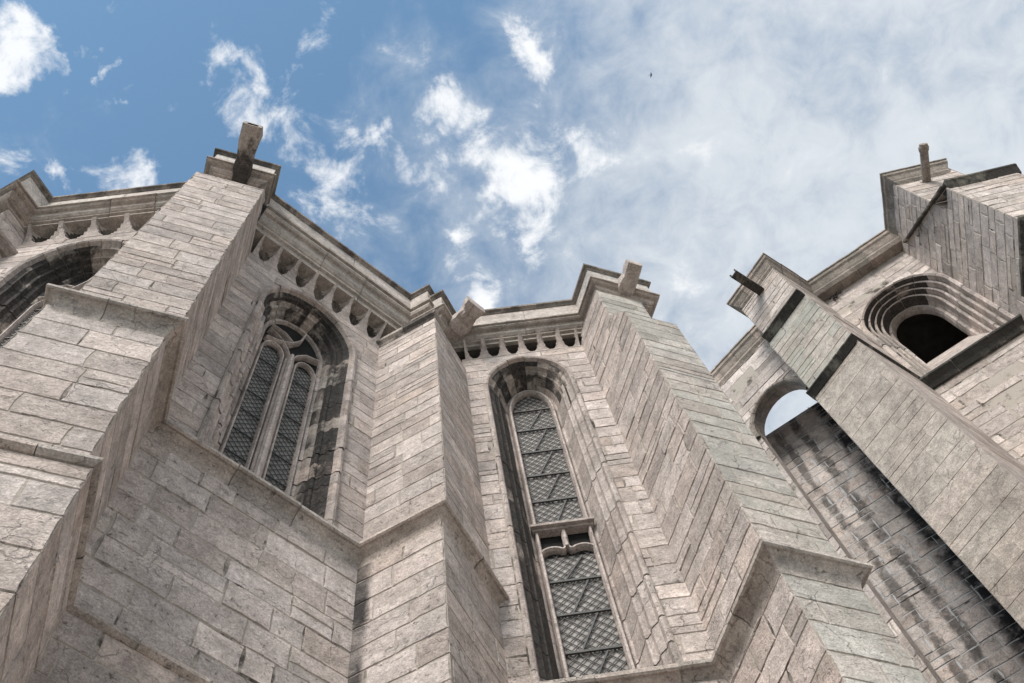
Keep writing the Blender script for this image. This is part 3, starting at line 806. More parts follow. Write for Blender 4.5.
# --- cornice, corbel table, parapet
PAR_CAP = [(-.30, .02), (-.01, .0), (0, -.01), (0, -.055), (-.02, -.065), (-.035, -.09), (-.06, -.10)]
PAR_UP = [(-.045, -.09), (-.045, -.50), (-.03, -.51)]
PAR_MOULD = [(-.05, -.47), (-.004, -.50), (.0, -.52), (.0, -.575), (-.035, -.58), (-.038, -.61), (-.016, -.635), (-.012, -.675), (-.03, -.71), (-.062, -.72), (-.066, -.76), (-.075, -.83), (-.10, -.885), (-.112, -.895), (-.112, -.95), (-.14, -.96), (-.14, -1.07), (-.40, -1.07)]
chain = [(B2s, 4.60), (W0a, 2.05), (B1l, None), (B1a, 2.49), (B1s, .79), (W1a, 2.90), (B2a, 3.14), (B2s, 1.60)]
# left flank of the parapet over the first buttress
q = fr(B1a, 2.49).D * -1.50 + Nv(B1a) * -2.49; pld = -q.dot(Nv(B1l)); chain[2] = (B1l, pld)
pts = cyc(chain)
p0 = meet(B2a, -.02, B2s, 4.60)
pts = [p0 - Dv(B2a) * .8, p0] + pts
pts.append(pts[-1] + Dv(B2s) * .62)
PAR_LOW = [(o, -.46 + (h + .46) * .50) if h < -.46 else (o, h) for o, h in PAR_MOULD]
corn = MB(); sweep(corn, pts[:7], [(o, h + H2) for o, h in PAR_LOW], SL, 51, sl=(.45, .8))
sweep(corn, pts[6:], [(o, h + H2) for o, h in PAR_MOULD], SL, 54, sl=(.45, .8)); co = corn.build('cornice', M['cornice'], apseA)
up_ = MB(); sweep(up_, pts, [(o, h + H2) for o, h in PAR_UP], SL, 52, sl=(.7, 1.2)); po = up_.build('parapet', M['upright'], apseA)
cp = MB(); sweep(cp, pts, [(o, h + H2) for o, h in PAR_CAP], SL, 53, sl=(.5, .9)); cp.build('coping', M['cap'], po)
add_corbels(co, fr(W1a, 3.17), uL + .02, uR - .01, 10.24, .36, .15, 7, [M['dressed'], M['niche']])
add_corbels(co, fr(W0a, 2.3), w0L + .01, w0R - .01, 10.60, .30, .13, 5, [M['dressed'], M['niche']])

# --- windows
def ellipse_in(spec, ins):
    uc, hw, hb, hs, rise, ex = spec; w = hw - ins; r = rise - ins * .85
    def f(u, h):
        if abs(u - uc) > w or h < hb: return False
        if h <= hs: return True
        return (abs(u - uc) / w) ** ex + ((h - hs) / r) ** ex <= 1
    return f
PROF1 = [(-.035, 0), (-.035, -.025), (-.012, -.034), (.008, -.02), (.02, .02), (.045, .045), (.06, .05), (.066, .09), (.085, .12), (.10, .115), (.118, .125), (.125, .17), (.15, .19), (.165, .24), (.19, .25), (.20, .28)]
def mis1(s, right, j, rnd):
    # the black crust lies on the right jamb and round the head, the hood and the left jamb stay clean
    if j < 4: return 0
    if right and .58 < s < .985: return 2 if j < 11 else (1 if j < 13 else 0)
    if .38 < s <= .58: return 2 if j in (4, 5, 6) else (1 if j < 13 else 0)
    return 0
def tracery_bar(mb, F, pts, w, depth, dd, tint=(.6, .2, 0)):
    """a flat-sectioned stone bar following points (u, h) on the window plane, chamfered to the front"""
    n = len(pts); rings = []
    for i, (u, h) in enumerate(pts):
        a = pts[max(i - 1, 0)]; b = pts[min(i + 1, n - 1)]
        dx, dy = b[0] - a[0], b[1] - a[1]; l = math.hypot(dx, dy) or 1; nx, ny = -dy / l, dx / l
        sec = [(w, -dd), (w, dd * .2), (w * .45, dd), (-w * .45, dd), (-w, dd * .2), (-w, -dd)]
        rings.append([F.p(u + nx * x, h + ny * x, -depth + o) for x, o in sec])
    for i in range(n - 1):
        for j in range(5):
            mb.poly([rings[i][j], rings[i + 1][j], rings[i + 1][j + 1], rings[i][j + 1]], None, tint)
    mb.poly(rings[0]); mb.poly(rings[-1][::-1])
def arc(c, rx, ry, t0, t1, n=10): return [(c[0] + rx * cos(rad(t0 + (t1 - t0) * i / n)), c[1] + ry * sin(rad(t0 + (t1 - t0) * i / n))) for i in range(n + 1)]

def two_light_window(parent, a, d, spec, seed, S=SL, mis=mis1, pane=None):
    F = fr(a, d, S); uc, hw, hb, hs, rise, ex = spec
    mb = MB(); reveal(mb, F, spec, PROF1, seed, mis=mis, S=S)
    # sill
    w = hw - .2
    mb.poly([F.p(uc - hw, hb + .02, 0), F.p(uc + hw, hb + .02, 0), F.p(uc + w, hb + .25, -.28), F.p(uc - w, hb + .25, -.28)])
    win = mb.build('window', [M['dressed'], M['soot'], M['crust']], parent)
    D_ = .27; gi = ellipse_in(spec, .2)
    out = inset_path(uc, hw, hb, hs, rise, .195, 16, ex)
    gl = MB(); fill_light(gl, F, out[::-1], D_ + .015); gl.build('glass', pane or M['glass1'], win)
    mu = MB(); half = hw - .2; lc = half * .54
    # mullion: clustered shaft of a broad flat and a front roll
    tracery_bar(mu, F, [(uc, hb), (uc, hb + 1.2), (uc, hs - .42)], .046, D_ - .03, .05, (.8, .1, 0))
    tracery_bar(mu, F, [(uc - .012, hb), (uc - .012, hs - .42)], .022, D_ - .085, .03, (.9, .1, 0))
    mu.build('mullion', M['dressed'], win)
    tr = MB(); lw = half - .055
    for sg in (-1, 1):
        cx = uc + sg * (.055 + (lw) / 2)
        # round cusped head of the light and its jamb fillet
        head = [(cx - lw / 2 + .012, hb)] + [(cx - lw / 2 + .012, hs - .44)] + arc((cx, hs - .44), lw / 2 - .012, .21, 180, 0, 12) + [(cx + lw / 2 - .012, hs - .44), (cx + lw / 2 - .012, hb)]
        tracery_bar(tr, F, head, .014, D_ - .01, .03)
        # daggers over the lights
        tracery_bar(tr, F, [(uc, hs - .42), (uc + sg * .05, hs - .24), (uc + sg * .13, hs - .10), (uc + sg * (half - .02), hs - .02)], .013, D_ - .03, .03)
    tracery_bar(tr, F, [(uc - half + .01, hs - .24), (uc - .14, hs - .16), (uc - .03, hs - .03), (uc + .05, hs + .16), (uc + .08, hs + .40)], .013, D_ - .03, .03)
    tracery_bar(tr, F, [(uc - half + .03, hs + .10), (uc - .12, hs + .10), (uc - .02, hs + .0)], .011, D_ - .03, .028)
    tr.build('tracery', M['dressed'], win)
    vd = MB(); vo = [(uc - half, hs - .30), (uc + half, hs - .30)] + [p for p in out[::-1] if p[1] > hs - .05]  # black sheet over the pane paints the head openings dark
    fill_light(vd, F, vo, D_ + .008); vd.build('glass', M['void'], win)
    for sg in (-1, 1):
        ld = MB(); ins = lambda u, h: gi(u, h) and h < hs - .27 and (u - uc) * sg > .03
        lattice(ld, F, ins, uc - half, uc + half, hb, hs - .25, .063, .0033, 1.25, D_ + .005)
        for k in range(9):
            h = hb + .35 + k * .36
            if h < hs - .35: ld.box(F.p(uc + sg * (half / 2 + .015), h, -D_), F.D * (half / 2 - .015) * S, F.N * .006, Vector((0, 0, .008)))
        ld.build('lattice', M['lead'], win)
    return win
two_light_window(apseA, W1a, 3.17, W1, 61)
two_light_window(apseA, W0a, 2.3, W0, 62, mis=lambda s_, right, j, rnd: 0 if j < 4 else (2 if j < 13 else 1), pane=M['glass_dark'])

# added slab and back sheets, unseen, stop light leaking through from behind
core = MB()
def core_poly(mb, pts, h, S=SL):
    mb.poly([Vector((p.x * S, p.y * S, h * S + EYE)) for p in pts])
inA = [meet(B2s, 4.9, W0a, 2.7), meet(W0a, 2.7, W1a, 3.55), meet(W1a, 3.55, B2a, 3.45)]
pa = [meet(B2s, 4.85, W0a, 2.25), meet(W0a, 2.25, B1l, B1ld - .02), meet(B1l, B1ld - .02, B1a, 2.75), meet(B1a, 2.75, B1s, .85), meet(B1s, .85, W1a, 3.1), meet(W1a, 3.1, B2a, 3.3), meet(B2a, 3.3, B2s, 1.7)]
pa = pa + [pa[-1] + Dv(B2s) * 2.2, Vector((-3.0, 7.5, 0)), Vector((-7, 5, 0))]
core_poly(core, pa, 10.95)
bk = [pa[-3], pa[-2], pa[-1], pa[0]]
for i in range(3):
    p, q = bk[i], bk[i + 1]
    core.poly([Vector((p.x * SL, p.y * SL, 0)), Vector((q.x * SL, q.y * SL, 0)), Vector((q.x * SL, q.y * SL, 10.95 * SL + EYE)), Vector((p.x * SL, p.y * SL, 10.95 * SL + EYE))])
core.build('light_block', M['dark'], apseA)

# ================================================================== middle chapel
apseB = thing('chapel_apse', 'pale limestone chapel in the middle with one tall narrow window beside grey lichened buttress', 'chapel')
HB1, HB2 = 4.95, 11.35
mb = MB()
vL = u_at(W2a, 4.0, B2s, 1.515); vR = u_at(W2a, 4.0, B3s, 2.69)
W2 = (.608, .405, HB1 - .05, 9.52, .66, 2.0)
W2h = arch_hole(*W2[:5], 14, W2[5])
ashlar(mb, fr(W2a, 4.0), vL - .03, vR + .03, HB1 - .05, 10.39, rowsA_mid, 301, [W2h], L=(.22, .5))
ashlar(mb, fr(W2a, 3.955), u_at(W2a, 3.955, B2s, 1.5) - .05, u_at(W2a, 3.955, B3s, 2.665) + .03, GL, HB1 - .1, rowsA, 302)
mb.build('wall', M['ashlar'], apseB)

qr = fr(B3a, 2.45).D * 3.205 + Nv(B3a) * -2.45; B3rd = -qr.dot(Nv(B3r))
qr2 = fr(B3a, 2.43).D * 3.165 + Nv(B3a) * -2.43; B3rdl = -qr2.dot(Nv(B3r))
mb = buttress(apseB, 320, (1.7, 1.4), 1, rowsA_mid, [
    (GL, HB1 - .1, 2.425, B3rdl, 2.665), (HB1 - .1, 9.28, 2.45, B3rd, 2.69), (9.28, 10.6, 2.655, B3rd + .0, 2.69)],
    rowsA, None, fa=B3a, ra=B3r, la=B3s, L=(.2, .6), rough=1.15, mi2=1, setoffs=[(9.28, 2.45, 9.75, 2.655, B3rd, 2.69)])
b3 = mb.build('buttress', [M['ashlar'], M['ashlar_grey']], apseB)
ug = .0
gpt = lambda F_, u, h: fr(B3a, F_).p(u, h)
gb = Vector((1.262, 3.887, 0)); 
ub = gb.dot(Dv(B3a))
gargoyle(b3, gpt(3.0, ub, 10.78), gpt(2.31, ub + .005, 10.80), .165 * SL, .16 * SL, SL, [M['dressed'], M['dark']], 14, waist=.95, mouth=False)

mb = MB()
sr = fr(B3a, 2.34).D * 3.242 + Nv(B3a) * -2.34; srd = -sr.dot(Nv(B3r))
pts = [meet(B2s, 1.46, W2a, 3.885), meet(W2a, 3.885, B3s, 2.58), meet(B3s, 2.58, B3a, 2.34), meet(B3a, 2.34, B3r, srd)]
pts.append(pts[-1] + Dv(B3r) * 1.2)
sweep(mb, pts, [(o, h + HB1) for o, h in STR], SL, 341)
mb.build('string_course', M['string'], apseB)
chain = [(B2a, 3.19), (B2s, 1.46), (W2a, 3.80), (B3s, 2.65), (B3a, 2.585)]
pts = cyc(chain)
e3 = pts[-1] + Dv(B3a) * .80
pts = [pts[0] - Dv(B2a) * .4] + pts + [e3, e3 + Dv(B3r) * 1.0]
corn = MB(); sweep(corn, pts, [(o, h + HB2) for o, h in PAR_LOW], SL, 351, sl=(.45, .8)); co = corn.build('cornice', M['cornice'], apseB)
up_ = MB(); sweep(up_, pts, [(o, h + HB2) for o, h in PAR_UP], SL, 352, sl=(.7, 1.2)); po = up_.build('parapet', M['upright'], apseB)
cp = MB(); sweep(cp, pts, [(o, h + HB2) for o, h in PAR_CAP], SL, 353, sl=(.5, .9)); cp.build('coping', M['cap'], po)
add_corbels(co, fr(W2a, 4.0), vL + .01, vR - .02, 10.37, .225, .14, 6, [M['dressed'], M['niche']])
# lower moulding of the parapet meets the corbels
PROF2 = [(-.03, 0), (-.03, -.022), (-.012, -.03), (.005, -.02), (.014, .02), (.03, .035), (.045, .05), (.055, .06), (.062, .10), (.085, .13), (.098, .13), (.105, .17), (.13, .24), (.15, .30), (.165, .31), (.185, .34)]
def mis2(s, right, j, rnd):
    if j < 4: return 0
    if not right and s < .42: return 2 if j < 11 else (1 if j < 13 else 0)
    if .42 <= s < .52: return 2 if j < 7 else (1 if j < 13 else 0)
    if .52 <= s < .62: return 1 if j < 12 and s < .555 + .013 * ((j * 7) % 5) else 0
    return 0
F2 = fr(W2a, 4.0); uc, hw, hb, hs, rise, ex = W2
mb = MB(); reveal(mb, F2, W2, PROF2, 71, mis=mis2, sl=(.2, .4))
half = hw - .185
mb.poly([F2.p(uc - hw, hb + .02), F2.p(uc + hw, hb + .02), F2.p(uc + half, hb + .32, -.34), F2.p(uc - half, hb + .32, -.34)])
w2 = mb.build('window', [M['dressed'], M['soot'], M['crust']], apseB)
DG = .335
out = inset_path(uc, hw, hb, hs, rise, .183, 16, ex)
gl = MB(); fill_light(gl, F2, out[::-1], DG + .015); gl.build('glass', M['glass2'], w2)
tr = MB()
tracery_bar(tr, F2, [(uc - half + .012, hb + .2), (uc - half + .012, hs)] + arc((uc, hs), half - .012, rise - .17, 180, 0, 16) + [(uc + half - .012, hs), (uc + half - .012, hb + .2)], .018, DG - .02, .04, (.7, .1, 0))
# bracketed head of the lower light: two lobes meeting on a cusp
lob = [(uc - half + .01, 6.80)] + arc((uc - half * .52, 6.89), half * .46, .10, 180, 40, 8) + [(uc - .03, 6.955), (uc, 7.0), (uc + .03, 6.955)] + arc((uc + half * .52, 6.89), half * .46, .10, 140, 0, 8) + [(uc + half - .01, 6.80)]
tracery_bar(tr, F2, lob, .016, DG - .02, .03, (.75, .1, 0))
tracery_bar(tr, F2, [(uc, 6.98), (uc, 7.08), (uc, 7.23)], .022, DG - .03, .03, (.75, .1, 0))
tr.build('tracery', M['dressed'], w2)
tm = MB()
c = F2.p(uc, 7.25, -DG + .06); tm.box(c, F2.D * (half + .03) * SL, F2.N * .045 * SL, Vector((0, 0, .016 * SL)), (.3, .3, 0))
c = F2.p(uc, 7.222, -DG + .04); tm.box(c, F2.D * (half + .02) * SL, F2.N * .035 * SL, Vector((0, 0, .014 * SL)), (.4, .3, 0))
tm.build('transom', M['dressed'], w2)
vd = MB(); fill_light(vd, F2, [(uc - half, 6.93), (uc + half, 6.93), (uc + half, 7.24), (uc - half, 7.24)], DG + .008); vd.build('glass', M['void'], w2)  # black sheet paints the gaps under the transom dark
gi = ellipse_in(W2, .185)
for lo_, hi_, bars in ((hb + .25, 6.96, (5.35, 5.75, 6.17, 6.58)), (7.27, hs + .5, (7.78, 8.24, 8.70, 9.17, 9.62))):
    ld = MB()
    lattice(ld, F2, lambda u, h: gi(u, h) and lo_ < h < hi_, uc - half, uc + half, lo_, hi_, .079, .0037, 1.15, DG + .004)
    for h in bars: ld.box(F2.p(uc, h, -DG + .004), F2.D * half * SL, F2.N * .010, Vector((0, 0, .013)))
    st_h = (lo_ if lo_ > 7 else 5.35,) + tuple(x for x in bars if x > 5.36) + ((6.9,) if hi_ < 7 else ())
    for h0, h1 in zip(st_h[:-1], st_h[1:]):
        a, b = F2.p(uc - half * .35, h0, -DG), F2.p(uc + half * .45, h1, -DG); d = b - a; L_ = d.length; d.normalize()
        ld.box((a + b) / 2, d * L_ / 2, d.cross(F2.N).normalized() * .008, F2.N * .006)
    ld.build('lattice', M['lead'], w2)
core = MB()  # added slab and sheets, out of sight, block light from the back
pb = [meet(B2s, 1.75, W2a, 3.95), meet(W2a, 3.95, B3s, 2.75), meet(B3s, 2.75, B3a, 2.75), meet(B3a, 2.75, B3r, B3rd + .05)]
pb += [pb[-1] + Dv(B3r) * 1.2, Vector((1.9, 8.5, 0)), Vector((-.2, 8.5, 0))]
core_poly(core, pb, 10.5)
for i in (4, 5):
    p, q = pb[i], pb[i + 1]
    core.poly([Vector((p.x * SL, p.y * SL, 0)), Vector((q.x * SL, q.y * SL, 0)), Vector((q.x * SL, q.y * SL, 10.5 * SL + EYE)), Vector((p.x * SL, p.y * SL, 10.5 * SL + EYE))])
core.build('light_block', M['dark'], apseB)

# ================================================================== right-hand ruined church wall
SR = SL * 1.25; GR = -EYE / SR; T2 = 1.155
church = thing('church_ruin', 'tall ruined church wall at the right with dark round-headed window opening and stained arched gap', 'church')
def fq(a, d): return Fr(a, d, SR)
B4a, B4s, B4l = T2 - 45, T2 + 45, T2 - 135
WRa, B5s, B5a = T2 - 22.5, T2 - 90, T2
AWa = -36.0
rowsR = make_rows(21, GR - .02, 15, .13, .225)
HR, HRS = 14.0, 10.65
# window wall
WR = (2.61, .575, HRS - .02, 12.25, .70, 2.0)
WRh = arch_hole(*WR[:5], 14, WR[5])
mb = MB()
wl = u_at(WRa, 6.9, B4s, .75); wr = u_at(WRa, 6.9, B5s, 5.6)
ashlar(mb, fq(WRa, 6.9), wl - .25, wr + .04, HRS - .02, 13.95, rowsR, 401, [WRh], L=(.2, .62), rough=1.3)
ashlar(mb, fq(WRa, 6.93), wl - .25, wr + .1, GR, HRS - .02, rowsR, 402, L=(.2, .62), rough=1.6)
mb.build('wall', M['rubble'], church)
# arched gap
dAW = -(Nv(AWa).dot(Vector((2.96, 5.98, 0))))
cor = fq(B4a, 6.75).D * -1.62 + Nv(B4a) * -6.75
dAW = -(Nv(AWa).dot(cor)); uc0 = cor.dot(Dv(AWa))
AF = fq(AWa, dAW)
AH = (uc0 - .18 + 0, .40, 0, 12.02, .50, 2.0)
uA = uc0 - .535
AH = (uA, .41, GR, 12.0, .53, 2.0)
AHh = arch_hole(*AH[:5], 14, AH[5])
mb = MB()
ashlar(mb, AF, uA - 2.2, uA + .75, GR, 13.95, rowsR, 405, [AHh], L=(.2, .6), rough=1.5)
# jambs and soffit of the gap
ap = arch_path(*AH[:5], 18, 2.0)
for i in range(len(ap) - 1):
    p, q = ap[i], ap[i + 1]; n = 1
    mb.poly([AF.p(*p, -.012), AF.p(*p, -.17), AF.p(*q, -.17), AF.p(*q, -.012)], None, (random.random(), .3, .0), 1)
# back of that wall
for q in subtract([(uA - 2.2, GR, True), (uA + .75, GR, True), (uA + .75, 13.95, True), (uA - 2.2, 13.95, True)], AHh):
    mb.poly([AF.p(x, y, -.17) for x, y, _ in q][::-1], [(x, y) for x, y, _ in q][::-1], (.5, .3, .3), 1)
aw = mb.build('wall', [M['rubble'], M['dressed']], church)
mb = MB()
sp = (uA, .41, 11.9, 12.0, .53, 2.0)
reveal(mb, AF, sp, [(-.075, .0), (-.075, -.03), (-.05, -.045), (-.02, -.04), (.0, -.02), (.005, .02), (.012, .06)], 77, S=SR)
mb.build('arch', M['cornice_right'], aw)
# infill wall set back behind the gap
IF = fq(WRa, 7.62)
mb = MB()
iu0 = -.6
ashlar(mb, IF, iu0, 1.95, GR, 12.74, make_rows(23, GR, 15, .15, .24), 407, L=(.17, .42), rough=1.2, along=True)
mb.poly([IF.p(iu0, 12.74), IF.p(1.95, 12.74), IF.p(1.95, 12.74, -.3), IF.p(iu0, 12.74, -.3)])
mb.poly([IF.p(1.95, GR, -.3), IF.p(iu0, GR, -.3), IF.p(iu0, 12.74, -.3), IF.p(1.95, 12.74, -.3)])
io = mb.build('infill_wall', M['infill'], church); io['label'] = 'soot streaked masonry filling the tall arched gap'

# diagonal buttress
mb = MB()
f4 = 6.2
def sides(mb, a, d, u0, u1, dep, h0, h1, seed, mi, L=(.2, .6), rough=1.3, rows=rowsR):
    F = fq(a, d); ashlar(mb, F, u0, u1, h0, h1, rows, seed, L=L, rough=rough, mi=mi)
    # right and left flanks
    Fr_ = fq(a + 90, -(F.D * u1 + F.N * -d).dot(Nv(a + 90))); e = (F.D * u1 + F.N * -d).dot(Dv(a + 90))
    ashlar(mb, Fr_, e, e + dep, h0, h1, rows, seed + 1, L=L, rough=rough, mi=0)
    Fl = fq(a - 90, -(F.D * u0 + F.N * -d).dot(Nv(a - 90))); e = (F.D * u0 + F.N * -d).dot(Dv(a - 90))
    ashlar(mb, Fl, e - dep, e, h0, h1, rows, seed + 2, L=L, rough=rough, mi=0)
sides(mb, B4a, 6.20, -1.54, -.83, 1.5, 12.55, 13.9, 411, 0)
sides(mb, B4a, 6.20, -1.58, -.80, 1.5, 10.75, 12.55, 414, 1)
ashlar_L = (.5, 1.1)
sides(mb, B4a, 6.12, -1.585, -.80, 1.6, GR, 10.75, 417, 2, L=(.35, .9), rough=.5, rows=make_rows(24, GR - .02, 12, .2, .34))
b4 = mb.build('buttress', [M['rubble'], M['ashlar_green'], M['render']], church)
def drip(parent, a, d, u0, u1, h, prof, seed, mat, dl=0, dr=0, sl=(.4, .8)):
    F = fq(a, d); pts = [F.D * u0 + F.N * -d, F.D * u1 + F.N * -d]
    if dl: pts = [pts[0] + Dv(a + 90) * dl] + pts
    if dr: pts = pts + [pts[-1] + Dv(a + 90) * dr]
    m_ = MB(); sweep(m_, pts, [(o, hh + h) for o, hh in prof], SR, seed, sl=sl)
    return m_.build('drip_mould', mat, parent)
DRIP = [(-.12, .09), (0, 0), (0, -.03), (-.02, -.05), (-.06, -.10), (-.09, -.14), (-.2, -.14)]
drip(b4, B4a, 6.10, -1.555, -.81, 12.52, [(o, h * .75) for o, h in DRIP], 421, M['string_dark'])
drip(b4, B4a, 6.04, -1.60, -.77, 10.66, [(o * .75, h * .65) for o, h in DRIP], 422, M['string_dark'], dr=1.12)
# string course under the window
mb = MB()
F = fq(WRa, 6.80); sp = [F.D * (wl - .1) + F.N * -6.80, F.D * (wr + .1) + F.N * -6.80]
sweep(mb, sp, [(o, h + HRS - .03) for o, h in [(-.13, .09), (0, 0), (0, -.035), (-.02, -.05), (-.07, -.10), (-.10, -.15), (-.2, -.15)]], SR, 423)
mb.build('string_course', M['string_dark'], church)
# second radial buttress
mb = MB()
def b5stage(mb, side_d, fd, h0, h1, seed, wid):
    u1 = u_at(B5s, side_d, B5a, fd); ashlar(mb, fq(B5s, side_d), u1 - (5.2 - fd) - .4, u1, h0, h1, rowsR, seed, L=(.2, .55), rough=1.4)
    u0 = u_at(B5a, fd, B5s, side_d); ashlar(mb, fq(B5a, fd), u0, u0 + wid, h0, h1, rowsR, seed + 1, L=(.2, .55), rough=1.4)
    rd = -(fq(B5a, fd).D * (u0 + wid) + Nv(B5a) * -fd).dot(Nv(B5a + 90)); e = u_at(B5a + 90, rd, B5a, fd)
    ashlar(mb, fq(B5a + 90, rd), e, e + 1.2, h0, h1, rowsR, seed + 2, L=(.2, .55), rough=1.4)
b5stage(mb, 5.6, 3.94, GR, 12.2, 431, .86)
b5stage(mb, 5.6, 4.22, 12.2, 13.95, 434, .84)
# wedge of the set-off on the flank
us, ue = u_at(B5s, 5.6, B5a, 3.94), u_at(B5s, 5.6, B5a, 4.22)
set_off(mb, fq(B5a, 4.22), 5.6, 6.44, 12.2, .28, 12.55, 0, 437)
b5 = mb.build('buttress', M['rubble'], church)
drip(b5, B5a, 3.86, 5.62, 6.50, 12.28, [(-.2, .14), (0, 0), (0, -.04), (-.02, -.06), (-.06, -.12), (-.08, -.15), (-.2, -.15)], 438, M['string_dark'])
q5 = fq(B5a, 3.88); 
drip(b5, B5a, 3.88, 5.56, 6.55, 10.50, [(-.2, .14), (0, 0), (0, -.04), (-.02, -.06), (-.05, -.12), (-.06, -.15), (-.2, -.15)], 439, M['string_dark'], dl=.9)
# raking mould on the flank
mb = MB(); Fs = fq(B5s, 5.6)
pA, pB = (u_at(B5s, 5.6, B5a, 3.92), 12.22), (-4.97, 13.48)
dx, dy = pB[0] - pA[0], pB[1] - pA[1]; l = math.hypot(dx, dy)
rnd = random.Random(3); k = 0
while k < 1:
    k2 = min(1, k + rnd.uniform(.16, .3)); m0 = (pA[0] + dx * (k + .004), pA[1] + dy * (k + .004)); m1 = (pA[0] + dx * (k2 - .004), pA[1] + dy * (k2 - .004))
    c = (Fs.p(*m0, .02) + Fs.p(*m1, .02)) / 2; d = Fs.p(*m1) - Fs.p(*m0); L_ = d.length; d.normalize()
    mb.box(c, d * L_ / 2, Fs.N * .035 * SR, d.cross(Fs.N).normalized() * .013 * SR, (rnd.random(), .3, 0)); k = k2
mb.build('raking_mould', M['string_dark'], b5)
# cornice
CR = [(-.30, .02), (0, 0), (0, -.03), (-.015, -.035), (-.02, -.10), (-.045, -.13), (-.075, -.22), (-.085, -.24), (-.085, -.28), (-.12, -.34), (-.25, -.34)]
dAWc = dAW - .12
lB4 = fq(B4a, 6.09); pl4 = lB4.D * -1.61 + lB4.N * -6.09; dl4 = -pl4.dot(Nv(B4l)); pr4 = lB4.D * -.735 + lB4.N * -6.09; dr4 = -pr4.dot(Nv(B4s))
chain = [(AWa, dAWc), (B4l, dl4), (B4a, 6.09), (B4s, dr4), (WRa, 6.64), (B5s, 5.52), (B5a, 4.10)]
pts = cyc(chain)
st_ = pts[0] - Dv(AWa) * 2.2
en = pts[-1] + Dv(B5a) * .93
pts = [st_] + pts + [en, en + Dv(B5a + 90) * .8]
mb = MB(); sweep(mb, pts, [(o, h + HR) for o, h in CR], SR, 441, sl=(.22, .42), gap=.004)
mb.build('cornice', M['cornice_right'], church)
# wall thickness seen over the top
def top_slab(mb, a, d, u0, u1, h, t):
    F = fq(a, d); mb.poly([F.p(u0, h), F.p(u1, h), F.p(u1, h, -t), F.p(u0, h, -t)])
# window surround: four orders stepping in
PROFR = [(-.05, .0), (-.05, -.03), (-.02, -.045), (.005, -.025), (.010, .06), (.030, .10), (.036, .045), (.050, .030), (.066, .045), (.072, .13), (.090, .175), (.097, .115), (.112, .10), (.128, .115), (.134, .20), (.150, .245), (.158, .185), (.172, .17), (.188, .185), (.194, .28), (.212, .33), (.245, .335), (.262, .38), (.27, .44)]
def misR(s, right, j, rnd):  # grooves on the left and over the head take the dark slot
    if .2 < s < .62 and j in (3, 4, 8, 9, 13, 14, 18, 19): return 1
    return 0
mb = MB(); FRW = fq(WRa, 6.9); reveal(mb, FRW, WR, PROFR, 81, mis=misR, sl=(.25, .5), S=SR, rk=.42)
uc, hw, hb, hs, rise, ex = WR; hwI = hw - .27
# steep weathered sill in courses
n = 4
for i in range(n):
    t0, t1 = i / n, (i + 1) / n
    A = lambda t: (hw + (hwI - hw) * t, hb + .02 + 1.0 * t, -.44 * t)
    (w0_, h0_, o0_), (w1_, h1_, o1_) = A(t0), A(t1)
    mb.poly([FRW.p(uc - w0_, h0_, o0_), FRW.p(uc + w0_, h0_, o0_), FRW.p(uc + w1_, h1_ - .012, o1_), FRW.p(uc - w1_, h1_ - .012, o1_)], None, (random.random(), .3, 0))
    mb.poly([FRW.p(uc - w1_, h1_ - .012, o1_), FRW.p(uc + w1_, h1_ - .012, o1_), FRW.p(uc + w1_, h1_, o1_), FRW.p(uc - w1_, h1_, o1_)], None, (.3, .3, .8))
wR = mb.build('window', [M['dressed'], M['hollow']], church)
# added closed box, shuts out the sky so the opening reads black
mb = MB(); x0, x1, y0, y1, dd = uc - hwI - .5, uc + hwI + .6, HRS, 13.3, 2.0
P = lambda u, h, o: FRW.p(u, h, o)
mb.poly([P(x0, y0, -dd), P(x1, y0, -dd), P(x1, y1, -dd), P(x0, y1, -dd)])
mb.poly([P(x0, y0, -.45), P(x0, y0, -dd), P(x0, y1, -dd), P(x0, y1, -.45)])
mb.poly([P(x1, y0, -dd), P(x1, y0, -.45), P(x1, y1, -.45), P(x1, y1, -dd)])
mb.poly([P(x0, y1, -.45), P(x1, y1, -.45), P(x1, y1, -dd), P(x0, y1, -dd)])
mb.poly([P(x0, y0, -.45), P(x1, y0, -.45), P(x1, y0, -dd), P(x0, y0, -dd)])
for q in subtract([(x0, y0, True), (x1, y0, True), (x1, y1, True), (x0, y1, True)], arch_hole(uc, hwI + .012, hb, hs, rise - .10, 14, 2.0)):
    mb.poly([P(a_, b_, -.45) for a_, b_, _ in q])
mb.build('blackout_box', M['blackout'], wR)
# water spouts
def spout(parent, a, u, h, f0, f1, r, w, collar, seed):
    m_ = MB(); A = fq(a, f0).p(u, h); B = fq(a, f1).p(u, h + .02)
    d = B - A
    if collar:
        m_.tube([A, A + d * .8, A + d * .84, A + d * .86, A + d * .93, A + d * .96, B], [r, r * .95, r * .98, r * 1.12, r * 1.18, r * 1.0, r * .9], 12)
        m_.box(A + d * .12, d.normalized() * r * .6, Vector((d.y, -d.x, 0)).normalized() * r * 1.3, Vector((0, 0, r * 1.3)))
    else:
        s_ = Vector((d.y, -d.x, 0)).normalized(); up2 = Vector((0, 0, 1)); dn = d.normalized()
        # open half-channel: floor and two cheeks
        m_.box((A + B) / 2 - up2 * r, d / 2, s_ * r, up2 * r * .25)
        for sg in (-1, 1): m_.box((A + B) / 2 + s_ * sg * r * 1.05, d / 2, s_ * r * .22, up2 * r)
        m_.box(A + d * .06, dn * r * 1.2, s_ * r * 1.5, up2 * r * 1.5)
    return m_.build('spout', M['string_dark'] if not collar else M['cornice_right'], parent)
spout(b4, B4a, -1.165, 13.55, 6.30, 5.72, .045 * SR, 0, False, 1)
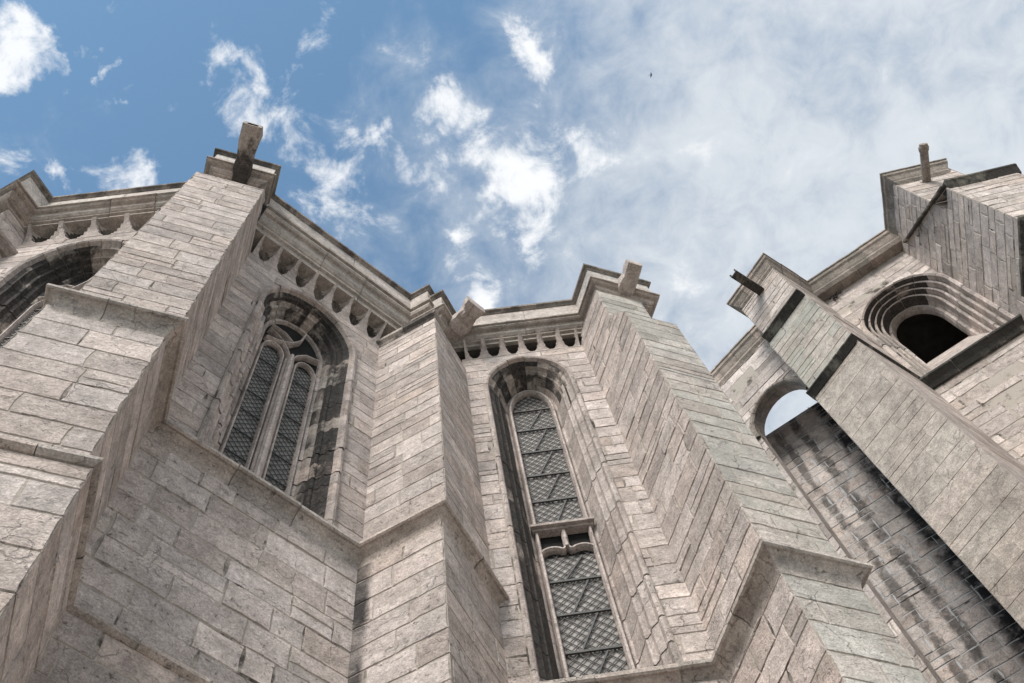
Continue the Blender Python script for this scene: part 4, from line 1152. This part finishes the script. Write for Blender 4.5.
spout(b5, B5a, 5.955, 13.52, 4.35, 3.71, .058 * SR, 0, True, 2)

# ================================================================== small things
# dry weed under the cornice
weed = MB(); FW = fq(WRa, 6.9); rnd = random.Random(5)
for k in range(9):
    a = rnd.uniform(0, 2 * pi); p = [FW.p(2.09, 13.62, -.02)]
    for i in range(6):
        a += rnd.uniform(-.9, .9); q = p[-1] + FW.D * cos(a) * .055 + Vector((0, 0, sin(a) * .055)) + FW.N * rnd.uniform(.0, .05)
        p.append(q)
    weed.tube(p, [.018, .018, .016, .015, .013, .010, .006], 5)
wo = weed.build('weed', M['weed'])
wo['label'] = 'dark dry twisted weed rooted in the masonry just under the right-hand cornice'; wo['category'] = 'weed'

# dry twigs sprouting from the infill wall inside the arched gap
tw = MB(); rnd = random.Random(8)
tw.tube([IF.p(.72, 12.735, -.1), IF.p(.9, 12.75, -.09), IF.p(1.15, 12.735, -.1)], [.012, .014, .010], 5)
for k in range(4):
    u = .78 + k * .10 + rnd.uniform(-.04, .04); p = [IF.p(u, 12.72, -.1)]; d = Vector((rnd.uniform(-.3, .3), rnd.uniform(-.3, .3), 1))
    for i in range(5):
        d = (d + Vector((rnd.uniform(-.5, .5), rnd.uniform(-.5, .5), rnd.uniform(-.3, .3)))).normalized(); p.append(p[-1] + d * rnd.uniform(.025, .06))
    tw.tube(p, [.009, .008, .007, .006, .005, .003], 4)
    for i in (2, 3, 4):
        q = p[i] + Vector((rnd.uniform(-1, 1), rnd.uniform(-1, 1), rnd.uniform(.1, .8))).normalized() * .06
        tw.tube([p[i], q], [.005, .002], 4)
to = tw.build('dry_twigs', M['weed']); to['label'] = 'thin dry twigs growing on top of the stained wall inside the arched gap'; to['category'] = 'plant'
# bird
bird = MB()
dirv = RCAM @ Vector((651 - 512, -(75 - 341.5), -1067)).normalized(); c = Vector((0, 0, EYE)) + dirv * 135
ax = Vector((1, .25, 0)).normalized(); ay = Vector((-.25, 1, 0)).normalized(); az = Vector((0, 0, 1))
bird.tube([c - ax * .2, c - ax * .1, c, c + ax * .1, c + ax * .17, c + ax * .21], [.01, .035, .05, .04, .028, .006], 8)
for sg in (-1, 1):
    rt0, rt1 = c + ax * .08, c - ax * .07; m0, m1 = c + ay * sg * .16 + ax * .10 + az * .05, c + ay * sg * .16 - ax * .05 + az * .05; tp = c + ay * sg * .36 - ax * .06 + az * .02
    th = az * .008
    bird.poly([rt0, m0, m1, rt1]); bird.poly([m0, tp, m1]); bird.poly([rt0 + th, rt1 + th, m1 + th, m0 + th]); bird.poly([m0 + th, m1 + th, tp])
bird.poly([c - ax * .18, c - ax * .30 + ay * .05, c - ax * .27, c - ax * .30 - ay * .05])
bo = bird.build('bird', M['bird']); bo['label'] = 'small dark bird flying high against the hazy cloud'; bo['category'] = 'bird'
